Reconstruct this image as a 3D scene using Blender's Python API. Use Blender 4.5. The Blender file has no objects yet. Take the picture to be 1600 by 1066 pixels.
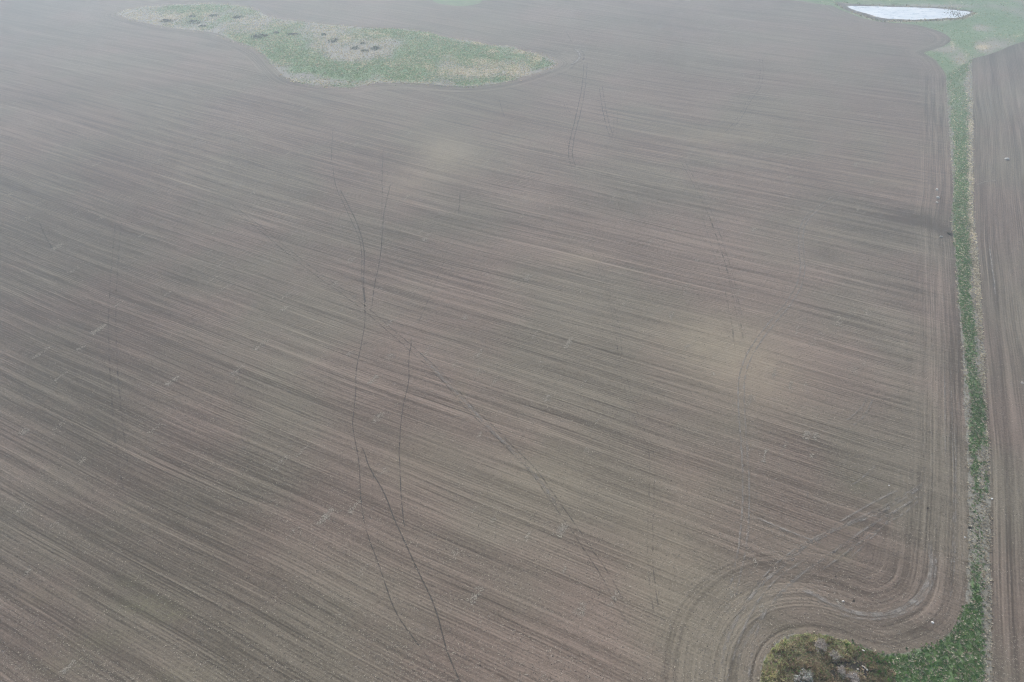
import bpy, bmesh, math, random
import numpy as np
from mathutils import Vector, Matrix
from mathutils.geometry import delaunay_2d_cdt

# ------------------------------------------------------------------ camera, sky, sun, exposure
SC = bpy.context.scene
COL = SC.collection
CAM_H, PITCH, FPX = 120.0, math.radians(41.0), 1067.0
cam_data = bpy.data.cameras.new("camera")
cam_data.sensor_width = 36.0
cam_data.lens = 24.0
cam_data.clip_start = 0.5
cam_data.clip_end = 9000.0
cam = bpy.data.objects.new("camera", cam_data)
cam.location = (0, 0, CAM_H)
cam.rotation_euler = (math.radians(90) - PITCH, 0, 0)
COL.objects.link(cam)
SC.camera = cam

SUN_EL, SUN_AZ = math.radians(40), math.radians(345)      # azimuth clockwise from +Y
world = bpy.data.worlds.new("World")
SC.world = world
world.use_nodes = True
wn = world.node_tree.nodes
wl = world.node_tree.links
wn.clear()
sky = wn.new("ShaderNodeTexSky")
sky.sky_type = 'NISHITA'
sky.sun_disc = False
sky.sun_elevation = SUN_EL
sky.sun_rotation = SUN_AZ
sky.air_density = 1.0
sky.dust_density = 4.0
sky.ozone_density = 1.0
hsv = wn.new("ShaderNodeHueSaturation")
hsv.inputs["Saturation"].default_value = 0.62
bg = wn.new("ShaderNodeBackground")
bg.inputs["Strength"].default_value = 0.13
wo = wn.new("ShaderNodeOutputWorld")
wl.new(sky.outputs[0], hsv.inputs["Color"])
wl.new(hsv.outputs[0], bg.inputs["Color"])
wl.new(bg.outputs[0], wo.inputs["Surface"])

sun_data = bpy.data.lights.new("sun", 'SUN')
sun_data.energy = 1.1
sun_data.angle = math.radians(14)
sun_data.color = (1.0, 0.965, 0.92)
sun = bpy.data.objects.new("sun", sun_data)
sd = Vector((math.sin(SUN_AZ) * math.cos(SUN_EL), math.cos(SUN_AZ) * math.cos(SUN_EL), math.sin(SUN_EL)))
sun.rotation_euler = sd.to_track_quat('Z', 'Y').to_euler()
sun.location = (0, 0, 300)
COL.objects.link(sun)

SC.view_settings.view_transform = 'Standard'
SC.view_settings.look = 'None'
SC.view_settings.gamma = 1.0
SC.view_settings.exposure = 0.62
SC.view_settings.use_curve_mapping = False

HAZE_DENSITY = 0.00104
SC.cycles.volume_bounces = 1
SC.cycles.max_bounces = 5
SC.cycles.use_denoising = True
SC.cycles.denoising_prefilter = 'NONE'
SC.cycles.use_adaptive_sampling = False
SC.cycles.filter_width = 1.1
rng = np.random.default_rng(7)
random.seed(7)

# ------------------------------------------------------------------ helpers
CP, SP = math.cos(PITCH), math.sin(PITCH)
ROW = np.array([-0.897, 0.4415])      # direction the main drill rows run
LANE = np.array([0.4415, 0.897])      # direction of the grass strip
POND_C = None


def sstep(a, b, x):
    t = np.clip((x - a) / (b - a), 0, 1)
    return t * t * (3 - 2 * t)


def ray_xy(px, py, z=0.0):
    dx = (px - 800.0) / FPX
    dy = (533.0 - py) / FPX
    d = np.array([dx, CP + dy * SP, -SP + dy * CP])
    t = (z - CAM_H) / d[2]
    return d[0] * t, d[1] * t


def to_px(x, y, z=0.0):
    D = y * CP - (z - CAM_H) * SP
    U = y * SP + (z - CAM_H) * CP
    return 800 + FPX * x / D, 533 - FPX * U / D


POND_C = np.array(ray_xy(1425, 20))


def H(x, y):
    """gently rolling ground, level round the pond, flattening out far away"""
    x = np.asarray(x, float); y = np.asarray(y, float)
    z = (1.1 * np.sin(x / 61 + 0.7) * np.sin(y / 74 + 0.3) + 0.55 * np.sin(x / 33 + y / 41 + 1.9)
         + 0.9 * np.sin(y / 105 - x / 90 + 2.2))
    r = np.hypot(x, y - 250)
    z = z * (1 - sstep(480, 800, r))
    dx, dy = (x - POND_C[0]) / 75, (y - POND_C[1]) / 34
    w = 1 - sstep(0.75, 1.6, np.hypot(dx, dy))
    return z * (1 - w) + (-0.7) * w


def P(px, py):
    z = 0.0
    for _ in range(6):
        x, y = ray_xy(px, py, z)
        z = float(H(x, y))
    return np.array([x, y])


def PP(pts):
    return np.array([P(a, b) for a, b in pts])


def vnoise(x, y, seed=0):
    """value noise 0..1"""
    xi = np.floor(x).astype(np.int64); yi = np.floor(y).astype(np.int64)
    xf = x - xi; yf = y - yi
    xf = xf * xf * (3 - 2 * xf); yf = yf * yf * (3 - 2 * yf)

    def h(a, b):
        n = (a * 374761393 + b * 668265263 + seed * 982451653) & 0xffffffff
        n = ((n ^ (n >> 13)) * 1274126177) & 0xffffffff
        return ((n ^ (n >> 16)) & 0xffff) / 65535.0
    return ((h(xi, yi) * (1 - xf) + h(xi + 1, yi) * xf) * (1 - yf)
            + (h(xi, yi + 1) * (1 - xf) + h(xi + 1, yi + 1) * xf) * yf)


def fbm(x, y, seed=0):
    return 0.55 * vnoise(x, y, seed) + 0.3 * vnoise(x * 2.1 + 5, y * 2.1, seed + 1) + 0.15 * vnoise(x * 4.3, y * 4.3 + 3, seed + 2)


def seg_dist(x, y, poly, closed=True):
    """distance to a polyline and arc length of the nearest point"""
    x = np.asarray(x, float).ravel(); y = np.asarray(y, float).ravel()
    best = np.full(x.shape, 1e9); arc = np.zeros(x.shape)
    n = len(poly); s = 0.0
    for i in range(n if closed else n - 1):
        a = poly[i]; b = poly[(i + 1) % n]
        d = b - a; L = math.hypot(*d)
        if L < 1e-6:
            continue
        t = np.clip(((x - a[0]) * d[0] + (y - a[1]) * d[1]) / (L * L), 0, 1)
        dd = np.hypot(x - a[0] - t * d[0], y - a[1] - t * d[1])
        m = dd < best
        best = np.where(m, dd, best); arc = np.where(m, s + t * L, arc)
        s += L
    return best, arc


def inside(x, y, poly):
    x = np.asarray(x, float); y = np.asarray(y, float)
    c = np.zeros(x.shape, bool)
    n = len(poly)
    for i in range(n):
        x1, y1 = poly[i]; x2, y2 = poly[(i + 1) % n]
        if y1 == y2:
            continue
        m = ((y1 > y) != (y2 > y)) & (x < (x2 - x1) * (y - y1) / (y2 - y1) + x1)
        c ^= m
    return c


def smooth_poly(pts, it=2, closed=True):
    p = np.array(pts, float)
    for _ in range(it):
        q = []
        n = len(p)
        rngi = range(n) if closed else range(n - 1)
        if not closed:
            q.append(p[0])
        for i in rngi:
            a, b = p[i], p[(i + 1) % n]
            q.append(a * 0.75 + b * 0.25); q.append(a * 0.25 + b * 0.75)
        if not closed:
            q.append(p[-1])
        p = np.array(q)
    return p


def ragged(poly, amp, step, seed, closed=True):
    """resample and wobble an outline so that it reads as a natural edge"""
    out = []
    n = len(poly)
    for i in range(n if closed else n - 1):
        a, b = poly[i], poly[(i + 1) % n]
        L = np.hypot(*(b - a))
        k = max(1, int(L / step)) if L < 400 else 8
        for j in range(k):
            out.append(a + (b - a) * j / k)
    out = np.array(out)
    d = np.roll(out, -1, 0) - np.roll(out, 1, 0)
    nrm = np.stack([-d[:, 1], d[:, 0]], 1) / (np.hypot(d[:, 0], d[:, 1])[:, None] + 1e-9)
    w = (fbm(out[:, 0] / (step * 1.7), out[:, 1] / (step * 1.7), seed) - 0.5) * 2 * amp
    return out + nrm * w[:, None]


def mesh_obj(name, verts, faces, mat=None, kind=None, smooth=True, attrs=None, face_col=None):
    me = bpy.data.meshes.new(name)
    verts = np.asarray(verts, np.float32)
    faces = np.asarray(faces)
    nf, k = faces.shape
    me.vertices.add(len(verts)); me.vertices.foreach_set("co", verts.ravel())
    me.loops.add(nf * k); me.loops.foreach_set("vertex_index", faces.ravel().astype(np.int32))
    me.polygons.add(nf)
    me.polygons.foreach_set("loop_start", np.arange(0, nf * k, k, dtype=np.int32))
    me.update(calc_edges=True)
    me.polygons.foreach_set("use_smooth", np.full(nf, smooth))
    for an, av in (attrs or {}).items():
        av = np.asarray(av, np.float32)
        if av.ndim == 1:
            a = me.attributes.new(an, 'FLOAT', 'POINT'); a.data.foreach_set("value", av)
        else:
            a = me.attributes.new(an, 'FLOAT_VECTOR', 'POINT'); a.data.foreach_set("vector", av.ravel())
    if face_col is not None:
        a = me.attributes.new("tint", 'FLOAT_VECTOR', 'FACE')
        a.data.foreach_set("vector", np.asarray(face_col, np.float32).ravel())
    o = bpy.data.objects.new(name, me)
    COL.objects.link(o)
    if mat:
        me.materials.append(mat)
    if kind:
        o["kind"] = kind
    return o


def tag(o, label, cat, group=None):
    o["label"] = label; o["category"] = cat
    if group:
        o["group"] = group
    return o


# ------------------------------------------------------------------ material helpers
class NT:
    def __init__(self, name):
        self.m = bpy.data.materials.new(name)
        self.m.use_nodes = True
        self.t = self.m.node_tree
        self.t.nodes.clear()
        self.out = self.n("ShaderNodeOutputMaterial")
        self.geo = None

    def n(self, ty, **kw):
        nd = self.t.nodes.new(ty)
        for k, v in kw.items():
            setattr(nd, k, v)
        return nd

    def l(self, a, b):
        self.t.links.new(a, b)

    def setin(self, sock, v):
        if hasattr(v, "is_linked") or isinstance(v, bpy.types.NodeSocket):
            self.l(v, sock)
        else:
            if sock.type == 'RGBA' and len(v) == 3:
                v = (*v, 1)
            sock.default_value = v

    def pos(self):
        if self.geo is None:
            self.geo = self.n("ShaderNodeNewGeometry")
        return self.geo.outputs["Position"]

    def attr(self, name, vec=False):
        a = self.n("ShaderNodeAttribute", attribute_name=name)
        return a.outputs["Vector" if vec else "Fac"]

    def map(self, v, rot=0.0, scale=(1, 1, 1), loc=(0, 0, 0)):
        m = self.n("ShaderNodeMapping")
        m.inputs["Rotation"].default_value = (0, 0, rot)
        m.inputs["Scale"].default_value = scale
        m.inputs["Location"].default_value = loc
        self.l(v, m.inputs["Vector"])
        return m.outputs[0]

    def noise(self, v, scale=1.0, detail=2.0, rough=0.5, dist=0.0):
        nz = self.n("ShaderNodeTexNoise")
        nz.inputs["Scale"].default_value = scale
        nz.inputs["Detail"].default_value = detail
        nz.inputs["Roughness"].default_value = rough
        nz.inputs["Distortion"].default_value = dist
        self.l(v, nz.inputs["Vector"])
        return nz.outputs["Fac"]

    def math(self, op, a, b=None, c=None, clamp=False):
        m = self.n("ShaderNodeMath", operation=op, use_clamp=clamp)
        self.setin(m.inputs[0], a)
        if b is not None:
            self.setin(m.inputs[1], b)
        if c is not None:
            self.setin(m.inputs[2], c)
        return m.outputs[0]

    def rng(self, v, a, b, c=0.0, d=1.0, smooth=True):
        m = self.n("ShaderNodeMapRange")
        m.interpolation_type = 'SMOOTHSTEP' if smooth else 'LINEAR'
        self.setin(m.inputs["Value"], v)
        m.inputs["From Min"].default_value = a; m.inputs["From Max"].default_value = b
        m.inputs["To Min"].default_value = c; m.inputs["To Max"].default_value = d
        return m.outputs[0]

    def mix(self, f, a, b, blend='MIX'):
        m = self.n("ShaderNodeMix", data_type='RGBA', blend_type=blend)
        self.setin(m.inputs[0], f)
        self.setin(m.inputs[6], a); self.setin(m.inputs[7], b)
        return m.outputs[2]

    def fmix(self, f, a, b):
        m = self.n("ShaderNodeMix", data_type='FLOAT')
        self.setin(m.inputs[0], f); self.setin(m.inputs[2], a); self.setin(m.inputs[3], b)
        return m.outputs[0]

    def scale_col(self, col, f):
        m = self.n("ShaderNodeVectorMath", operation='SCALE')
        self.setin(m.inputs[0], col); self.setin(m.inputs["Scale"], f)
        return m.outputs[0]

    def bsdf(self, col, rough=0.95, bump=None, bstr=0.4, bdist=0.05, spec=0.15, alpha=None, sheen=0.0):
        b = self.n("ShaderNodeBsdfPrincipled")
        self.setin(b.inputs["Base Color"], col)
        b.inputs["Roughness"].default_value = rough
        b.inputs["Specular IOR Level"].default_value = spec
        b.inputs["Sheen Weight"].default_value = sheen
        b.inputs["Sheen Roughness"].default_value = 0.5
        if bump is not None:
            bp = self.n("ShaderNodeBump")
            bp.inputs["Strength"].default_value = bstr
            bp.inputs["Distance"].default_value = bdist
            self.l(bump, bp.inputs["Height"]); self.l(bp.outputs[0], b.inputs["Normal"])
        if alpha is not None:
            self.setin(b.inputs["Alpha"], alpha)
        self.l(b.outputs[0], self.out.inputs["Surface"])
        return b


ROT_ROW = math.atan2(ROW[1], ROW[0])


def rows(nt, vec, w):
    """row pattern from a vector (along, across, 0): returns 0-centred streak value"""
    # a slow drift keeps the rows from being ruler straight
    broad = nt.noise(nt.map(vec, scale=(1 / 170, 1 / 5, 1)), detail=4, rough=0.75)
    mid = nt.noise(nt.map(vec, scale=(1 / 90, 1 / 2.2, 1), loc=(3, 7, 1)), detail=3, rough=0.65)
    fine = nt.noise(nt.map(vec, scale=(1 / 26, 1 / 0.55, 1), loc=(1, 2, 5)), detail=3, rough=0.6)
    wv = nt.n("ShaderNodeTexWave", wave_type='BANDS', bands_direction='Y')
    wv.inputs["Scale"].default_value = 1 / (0.62 * 3.18)
    wv.inputs["Distortion"].default_value = 1.2
    wv.inputs["Detail"].default_value = 2
    wv.inputs["Detail Scale"].default_value = 0.4
    nt.l(nt.map(vec, scale=(1 / 30, 1, 1)), wv.inputs["Vector"])
    wmod = nt.rng(nt.noise(nt.map(vec, scale=(1 / 30, 1 / 4, 1), loc=(2, 6, 3)), detail=2), 0.35, 0.65)
    wave = nt.math('MULTIPLY', nt.math('MULTIPLY', nt.math('SUBTRACT', wv.outputs["Fac"], 0.5), wmod), 0.55)
    thin = nt.noise(nt.map(vec, scale=(1 / 60, 1 / 1.0, 1), loc=(7, 1, 8)), detail=4, rough=0.7)
    thin = nt.math('MULTIPLY', nt.math('SUBTRACT', thin, 0.5), 1.5)
    wave = nt.math('ADD', wave, thin)
    v = nt.math('SUBTRACT', broad, 0.5)
    v = nt.math('MULTIPLY', v, 1.0 * w[0])
    m = nt.math('MULTIPLY', nt.math('SUBTRACT', mid, 0.5), 1.0 * w[1])
    f = nt.math('MULTIPLY', nt.math('SUBTRACT', fine, 0.5), 1.0 * w[2])
    # thin bright and thin dark pass lines where two passes meet
    ln = nt.noise(nt.map(vec, scale=(1 / 140, 1 / 1.3, 1), loc=(9, 4, 2)), detail=1.5, rough=0.5)
    brk = nt.rng(nt.noise(nt.map(vec, scale=(1 / 25, 1 / 5, 1), loc=(5, 5, 2)), detail=2), 0.42, 0.6)
    hi = nt.math('MULTIPLY', nt.rng(ln, 0.66, 0.76), brk)
    lo = nt.math('MULTIPLY', nt.rng(ln, 0.34, 0.25), brk)
    lns = nt.math('MULTIPLY', nt.math('SUBTRACT', hi, lo), w[3])
    return nt.math('ADD', nt.math('ADD', nt.math('ADD', v, m), nt.math('ADD', f, lns)), wave)


def soil_common(nt, streak, extra_tone=None):
    """streak value -> soil colour with residue, moisture patches, speckle"""
    pos = nt.pos()
    speck = nt.noise(pos, scale=2.6, detail=4, rough=0.75)
    grain = nt.noise(nt.map(pos, loc=(40, 3, 1)), scale=0.75, detail=3, rough=0.7)
    cloud = nt.noise(nt.map(pos, scale=(1, 1, 0)), scale=1 / 55, detail=4, rough=0.55)
    hue = nt.noise(nt.map(pos, scale=(1, 1, 0), loc=(90, 20, 0)), scale=1 / 45, detail=3, rough=0.5)
    t = nt.math('ADD', streak, nt.math('MULTIPLY', nt.math('SUBTRACT', speck, 0.5), 3.0))
    t = nt.math('ADD', t, nt.math('MULTIPLY', nt.math('SUBTRACT', grain, 0.5), 0.5))
    t = nt.math('ADD', t, nt.math('MULTIPLY', nt.math('SUBTRACT', cloud, 0.5), 1.15))
    if extra_tone is not None:
        t = nt.math('ADD', t, extra_tone)
    t = nt.rng(t, -0.85, 0.85, 0, 1, smooth=False)
    dark = nt.mix(nt.rng(hue, 0.38, 0.62), (0.074, 0.061, 0.044), (0.083, 0.062, 0.047))
    pale = nt.mix(nt.rng(hue, 0.38, 0.62), (0.226, 0.196, 0.148), (0.252, 0.196, 0.156))
    col = nt.mix(t, dark, pale)
    return col, speck, grain, t


def field_material(name, use_headland=True):
    nt = NT(name)
    pos = nt.pos()
    # rotate so that x runs along the rows
    warp = nt.noise(nt.map(pos, scale=(1, 1, 0)), scale=1 / 70, detail=1)
    main = nt.map(pos, rot=-ROT_ROW)
    sep = nt.n("ShaderNodeSeparateXYZ"); nt.l(main, sep.inputs[0])
    comb = nt.n("ShaderNodeCombineXYZ")
    nt.l(sep.outputs[0], comb.inputs[0])
    nt.l(nt.math('ADD', sep.outputs[1], nt.math('MULTIPLY', warp, 3.0)), comb.inputs[1])
    s_main = rows(nt, comb.outputs[0], (1.9, 2.3, 2.7, 1.0))
    head = nt.attr("head", vec=True)      # (along boundary, distance from boundary, weight)
    hs = nt.n("ShaderNodeSeparateXYZ"); nt.l(head, hs.inputs[0])
    hc = nt.n("ShaderNodeCombineXYZ")
    nt.l(hs.outputs[0], hc.inputs[0]); nt.l(hs.outputs[1], hc.inputs[1])
    s_head = rows(nt, hc.outputs[0], (2.2, 3.4, 2.7, 1.1))
    wbrk = nt.noise(nt.map(pos, loc=(7, 7, 0)), scale=1 / 6, detail=3, rough=0.6)
    w = nt.math('ADD', hs.outputs[2], nt.math('MULTIPLY', nt.math('SUBTRACT', wbrk, 0.5), 0.7))
    w = nt.math('MULTIPLY', nt.rng(w, 0.1, 0.9), nt.rng(hs.outputs[2], 0.0, 0.1))
    st = nt.fmix(w, s_main, nt.math('ADD', nt.math('MULTIPLY', s_head, 0.95), nt.math('MULTIPLY', s_main, 0.40)))
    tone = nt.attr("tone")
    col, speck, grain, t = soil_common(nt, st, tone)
    tan = nt.math('MULTIPLY', nt.attr("tan"), nt.rng(nt.noise(pos, scale=0.35, detail=4, rough=0.7), 0.25, 0.7, 0.55, 1.0), clamp=True)
    col = nt.mix(tan, col, nt.mix(0.60, col, (0.34, 0.285, 0.20)))
    oliv = nt.math('MULTIPLY', nt.attr("olive"), nt.rng(speck, 0.4, 0.62, 0.2, 1.0), clamp=True)
    col = nt.mix(oliv, col, (0.155, 0.150, 0.085))
    hgt = nt.math('ADD', nt.math('MULTIPLY', st, 0.5), speck)
    nt.bsdf(col, 0.97, hgt, 0.6, 0.12, spec=0.25, sheen=0.15)
    return nt.m


# ------------------------------------------------------------------ outlines traced from the photograph, put on the ground
left_edge_px = [(1478, 120), (1478.5, 132), (1480, 162), (1483, 202), (1488, 270), (1490, 304), (1486, 345), (1487, 358),
                (1490, 372), (1494, 417), (1499, 492), (1504, 539), (1505.5, 603), (1509, 671), (1510.5, 708), (1513, 760),
                (1512.5, 841), (1512, 908), (1509, 940), (1500, 970), (1484, 991), (1455, 1009), (1420, 1021), (1391, 1025),
                (1364, 1018), (1330, 1005), (1310, 997), (1283, 990), (1256, 989), (1229, 994.5), (1207, 1009), (1193, 1030), (1186, 1060)]
slough_below = [(1186, 1100), (1200, 1150), (1240, 1190), (1310, 1215), (1390, 1205), (1440, 1160), (1480, 1120), (1510, 1110), (1518, 1160)]
right_edge_px = [(1519, 94), (1519, 116), (1519, 135), (1520, 172), (1520.6, 210), (1521, 259), (1521, 304), (1522, 340), (1526, 370),
                 (1531, 424), (1534, 492), (1537.5, 552), (1541, 637), (1544, 708), (1546, 773), (1548, 875), (1549, 976), (1549, 1064), (1549.5, 1160)]
pasture_left_px = [(1300, 9), (1324, 20), (1356, 31), (1388, 36), (1420, 37), (1450, 43), (1469, 49), (1483, 57), (1486, 65), (1478, 72),
                   (1459, 78), (1439, 83), (1451, 87), (1463, 94), (1472, 106), (1477, 116)]
east_top_px = [(1519, 94), (1525, 91), (1544, 86), (1572, 75), (1600, 64)]

LE = PP(left_edge_px); SB = PP(slough_below); RE = PP(right_edge_px)
PL = PP(pasture_left_px); ET = PP(east_top_px)
LEs = smooth_poly(np.vstack([LE, SB]), 2, closed=False)
REs = smooth_poly(RE, 2, closed=False)
PLs = smooth_poly(PL, 2, closed=False)
back_L = LEs[-1] - LANE * 600
back_R = REs[-1] - LANE * 600
# strip of grass between the two fields
strip_poly = np.vstack([LEs, [back_L], [back_R], REs[::-1], [PLs[-1]]])
east_dir = (ET[-1] - ET[-2]) / np.hypot(*(ET[-1] - ET[-2]))
east_far = ET[-1] + east_dir * 1500
east_poly = np.vstack([REs, [back_R], [back_R + np.array([1600, -780.])], [east_far], smooth_poly(ET, 1, False)[::-1][:-1]])
past_far = PLs[0] + np.array([-40, 25.])
pasture_poly = np.vstack([PLs, [REs[0]], smooth_poly(ET, 1, False)[1:], [ET[-1] + east_dir * 320], [ET[-1] + east_dir * 300 + np.array([-20, 330.])],
                          [past_far + np.array([60, 260.])], [past_far + np.array([-10, 60.])], [past_far]])
meadow_px = [(200, 29), (228, 36), (254, 41.5), (290, 46), (326, 49), (344, 54), (369, 64), (391, 73), (409, 83), (420, 94), (432, 108),
             (447, 122), (470, 130), (515, 135.5), (549, 137), (570, 133), (596, 129), (640, 130), (664, 131), (697, 134), (731, 135),
             (765, 132), (794, 127), (821, 119), (846, 111), (866, 104), (872, 97), (844, 85), (812, 79), (800, 72), (765, 72), (742, 65),
             (705, 60), (686, 57), (666, 50), (630, 45.5), (585, 45), (540, 41), (515, 39), (470, 34), (425, 28), (400, 16), (375, 9),
             (346, 6), (300, 6), (250, 9), (205, 13), (180, 22)]
meadow_poly = smooth_poly(PP(meadow_px), 1)
patch2_poly = smooth_poly(PP([(672, 1), (690, 7), (715, 10), (742, 8), (756, 2), (740, -14), (690, -14)]), 1)
pond_px = [(1322, 9.5), (1356, 10), (1394, 11), (1431, 12), (1469, 13.5), (1495, 16.5), (1512, 18), (1518, 20.3), (1510, 23.5),
           (1502, 27.5), (1491, 28.5), (1478, 28.3), (1459, 30), (1431, 31.3), (1409, 30.5), (1384, 29.5), (1371, 27), (1356, 22), (1341, 18), (1328, 13.5)]
mud_px = [(1303, 2), (1330, 6), (1356, 8), (1394, 9), (1431, 10), (1469, 11.5), (1497, 15), (1514, 16.5), (1524, 20), (1513, 25),
          (1503, 30), (1480, 30.5), (1459, 32.2), (1431, 33.3), (1405, 33), (1375, 34), (1360, 29), (1345, 24), (1322, 16), (1310, 9)]
pond_poly = smooth_poly(PP(pond_px), 1)
mud_poly = smooth_poly(PP(mud_px), 1)
slough_px = [(1364, 1019.5), (1330, 1006.5), (1310, 999), (1283, 992), (1256, 991), (1229, 996.5), (1209, 1011), (1195, 1031), (1188, 1060),
             (1188, 1100), (1202, 1148), (1240, 1188), (1310, 1212), (1385, 1200), (1420, 1150), (1415, 1100), (1400, 1064), (1390, 1035)]
slough_poly = smooth_poly(PP(slough_px), 1)


# ------------------------------------------------------------------ colour patches blended into the field ground
def blob(x, y, px, py, rx, ry, power=1.0):
    c = P(px, py)
    ex = abs(P(px + rx, py)[0] - c[0]); ey = abs(P(px, py - ry)[1] - c[1])
    return np.exp(-(((x - c[0]) / ex) ** 2 + ((y - c[1]) / ey) ** 2) * power)


TAN = [(692, 240, 42, 26, .9), (640, 285, 55, 22, .45), (1130, 548, 100, 58, .75), (1190, 590, 75, 50, .45), (1090, 520, 80, 30, .3), (1115, 214, 60, 12, .6), (905, 404, 45, 10, .5),
       (1035, 880, 80, 110, .45), (850, 740, 90, 60, .35), (655, 720, 60, 40, .3), (1090, 760, 60, 50, .2), (1190, 212, 30, 12, .3), (745, 265, 25, 14, .25)]
TONE = [(40, 780, 430, 330, -.34), (60, 390, 330, 190, -.42), (1600, 700, 70, 500, -.15), (820, 640, 330, 260, .10), (1020, 960, 160, 160, .16), (705, 385, 70, 38, -.30), (740, 345, 110, 16, -.22), (1420, 112, 55, 26, -.28), (1235, 318, 90, 22, -.24), (1432, 345, 34, 12, -.9), (1415, 338, 60, 16, -.3),  # first two entries darken the left side broadly
        (1402, 330, 26, 6, -.4), (1480, 363, 15, 7, -1.5), (1460, 353, 16, 5, -.9), (1290, 398, 22, 10, -.35), (430, 126, 80, 9, -.28), (640, 235, 0.1, 0.1, 0),
        (860, 78, 70, 7, -.28), (1290, 700, 70, 30, -.16), (450, 760, 70, 26, -.16), (1436, 455, 16, 8, -.2), (1433, 428, 14, 6, -.3),
        (300, 432, 40, 12, -.25), (1120, 300, 120, 18, -.10), (980, 300, 120, 25, -.12), (1480, 200, 12, 60, -.18),
        (1400, 880, 60, 40, -.12), (1350, 905, 60, 30, -.14), (1420, 985, 60, 16, -.2), (1330, 980, 50, 7, -.25), (1240, 975, 40, 7, -.3),
        (1600, 400, 50, 60, -.15), (1590, 290, 50, 20, -.1),
        (1150, 960, 25, 60, .16), (1220, 910, 55, 30, .22), (1250, 880, 40, 10, .15), (1440, 990, 0.1, 0.1, 0), (1425, 800, 30, 60, .18), (1435, 560, 26, 120, .16),
        (1430, 400, 60, 40, .10), (1448, 920, 20, 45, .26), (1405, 955, 45, 14, .22), (1300, 945, 60, 12, .16), (1190, 1020, 14, 40, .1), (1330, 800, 60, 20, .12),
        (60, 60, 220, 60, .0), (1100, 60, 200, 40, .05), (640, 35, 120, 5, .15), (889, 92, 16, 6, .5), (560, 137, 120, 3, .25)]
OLIVE = [(225, 945, 45, 12, .7), (270, 962, 30, 8, .6), (155, 1000, 60, 16, .4), (90, 1040, 60, 18, .35), (200, 910, 25, 8, .4), (558, 1022, 6, 3, .9),
         (1340, 760, 14, 8, .5), (1335, 825, 16, 6, .45), (1320, 870, 16, 7, .5), (1240, 985, 35, 3, .6), (690, 590, 0.1, .1, 0), (720, 610, 10, 25, .35),
         (280, 1060, 60, 20, .35), (1380, 285, 60, 10, .3), (1310, 45, 30, 3, .5), (1420, 40, 40, 2, .5), (70, 930, 50, 12, .3)]
PINKISH = None


def layer(x, y, lst):
    v = np.zeros(np.shape(x))
    for px, py, rx, ry, a in lst:
        if a:
            v = v + a * blob(x, y, px, py, rx, ry)
    return v


# ------------------------------------------------------------------ the ground: one sheet out to the horizon
def axis(a, b, step, far, grow=1.13):
    mid = list(np.arange(a, b + 1e-6, step))
    s = step; lo = [a]; hi = [mid[-1]]
    while lo[-1] > -far:
        s *= grow; lo.append(max(-far, lo[-1] - s))
    s = step
    while hi[-1] < far:
        s *= grow; hi.append(min(far, hi[-1] + s))
    return np.array(lo[1:][::-1] + mid + hi[1:])


XS = axis(-420, 470, 1.6, 2900); YS = axis(20, 560, 1.6, 2900)
gx, gy = np.meshgrid(XS, YS)
gx = gx.ravel(); gy = gy.ravel()
gz = H(gx, gy)
nx, ny = len(XS), len(YS)
ii = (np.arange(ny - 1)[:, None] * nx + np.arange(nx - 1)[None]).ravel()
quads = np.stack([ii, ii + 1, ii + nx + 1, ii + nx], 1)
# headland passes follow the field edge
near = (np.abs(gx) < 600) & (gy > -50) & (gy < 700)
edge_line = np.vstack([PLs, LEs])
hd = np.full(gx.shape, 500.0); ha = np.zeros(gx.shape)
d1, a1 = seg_dist(gx[near], gy[near], edge_line, closed=False)
d2, a2 = seg_dist(gx[near], gy[near], meadow_poly)
d1s = d1; m = d2 * 1.6 < d1s
hd[near] = np.where(m, d2 + 300, d1s); ha[near] = np.where(m, a2 + 900, a1)
dd = np.full(gx.shape, 500.0); dd[near] = np.where(m, d2, d1s)
pxx, pyy = to_px(gx, gy, gz)
# headland is wide round the slough, narrower along the straight edge
c_sl = P(1290, 1040)
rs = np.hypot(gx - c_sl[0], gy - c_sl[1])
wid = np.where(np.zeros_like(gx) > 0, 0, 10.5) + 6.0 * (1 - sstep(25, 60, rs))
wid_full = wid.copy()
mm = np.zeros(gx.shape, bool); mm[near] = m
wid_full = np.where(mm, 9.0, wid)
weight = 1 - sstep(0.35, 1.6, dd / wid_full)
head = np.stack([ha, hd, weight], 1)
ta = np.clip(layer(gx, gy, TAN), 0, 1.2)
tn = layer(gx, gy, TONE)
# last pass along the strip is freshly turned and darker, the one inside it paler
dl, _ = seg_dist(gx[near], gy[near], LEs, closed=False)
tt = np.zeros(gx.shape)
tt[near] = -0.16 * (1 - sstep(2.2, 3.6, dl)) + 0.14 * np.exp(-((dl - 5.0) / 1.2) ** 2) + 0.05 * np.exp(-((dl - 10) / 2.5) ** 2)
d3 = np.full(gx.shape, 99.0); d3[near] = d2
tt += 0.34 * np.exp(-((d3 - 0.8) / 1.3) ** 2) - 0.16 * np.exp(-((d3 - 4.5) / 2.2) ** 2)
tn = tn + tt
ol = np.clip(layer(gx, gy, OLIVE), 0, 1)

M_FIELD = field_material("worked_soil")
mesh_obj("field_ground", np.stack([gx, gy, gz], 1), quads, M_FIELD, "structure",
         attrs={"head": head, "tan": ta, "tone": tn, "olive": ol})


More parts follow.
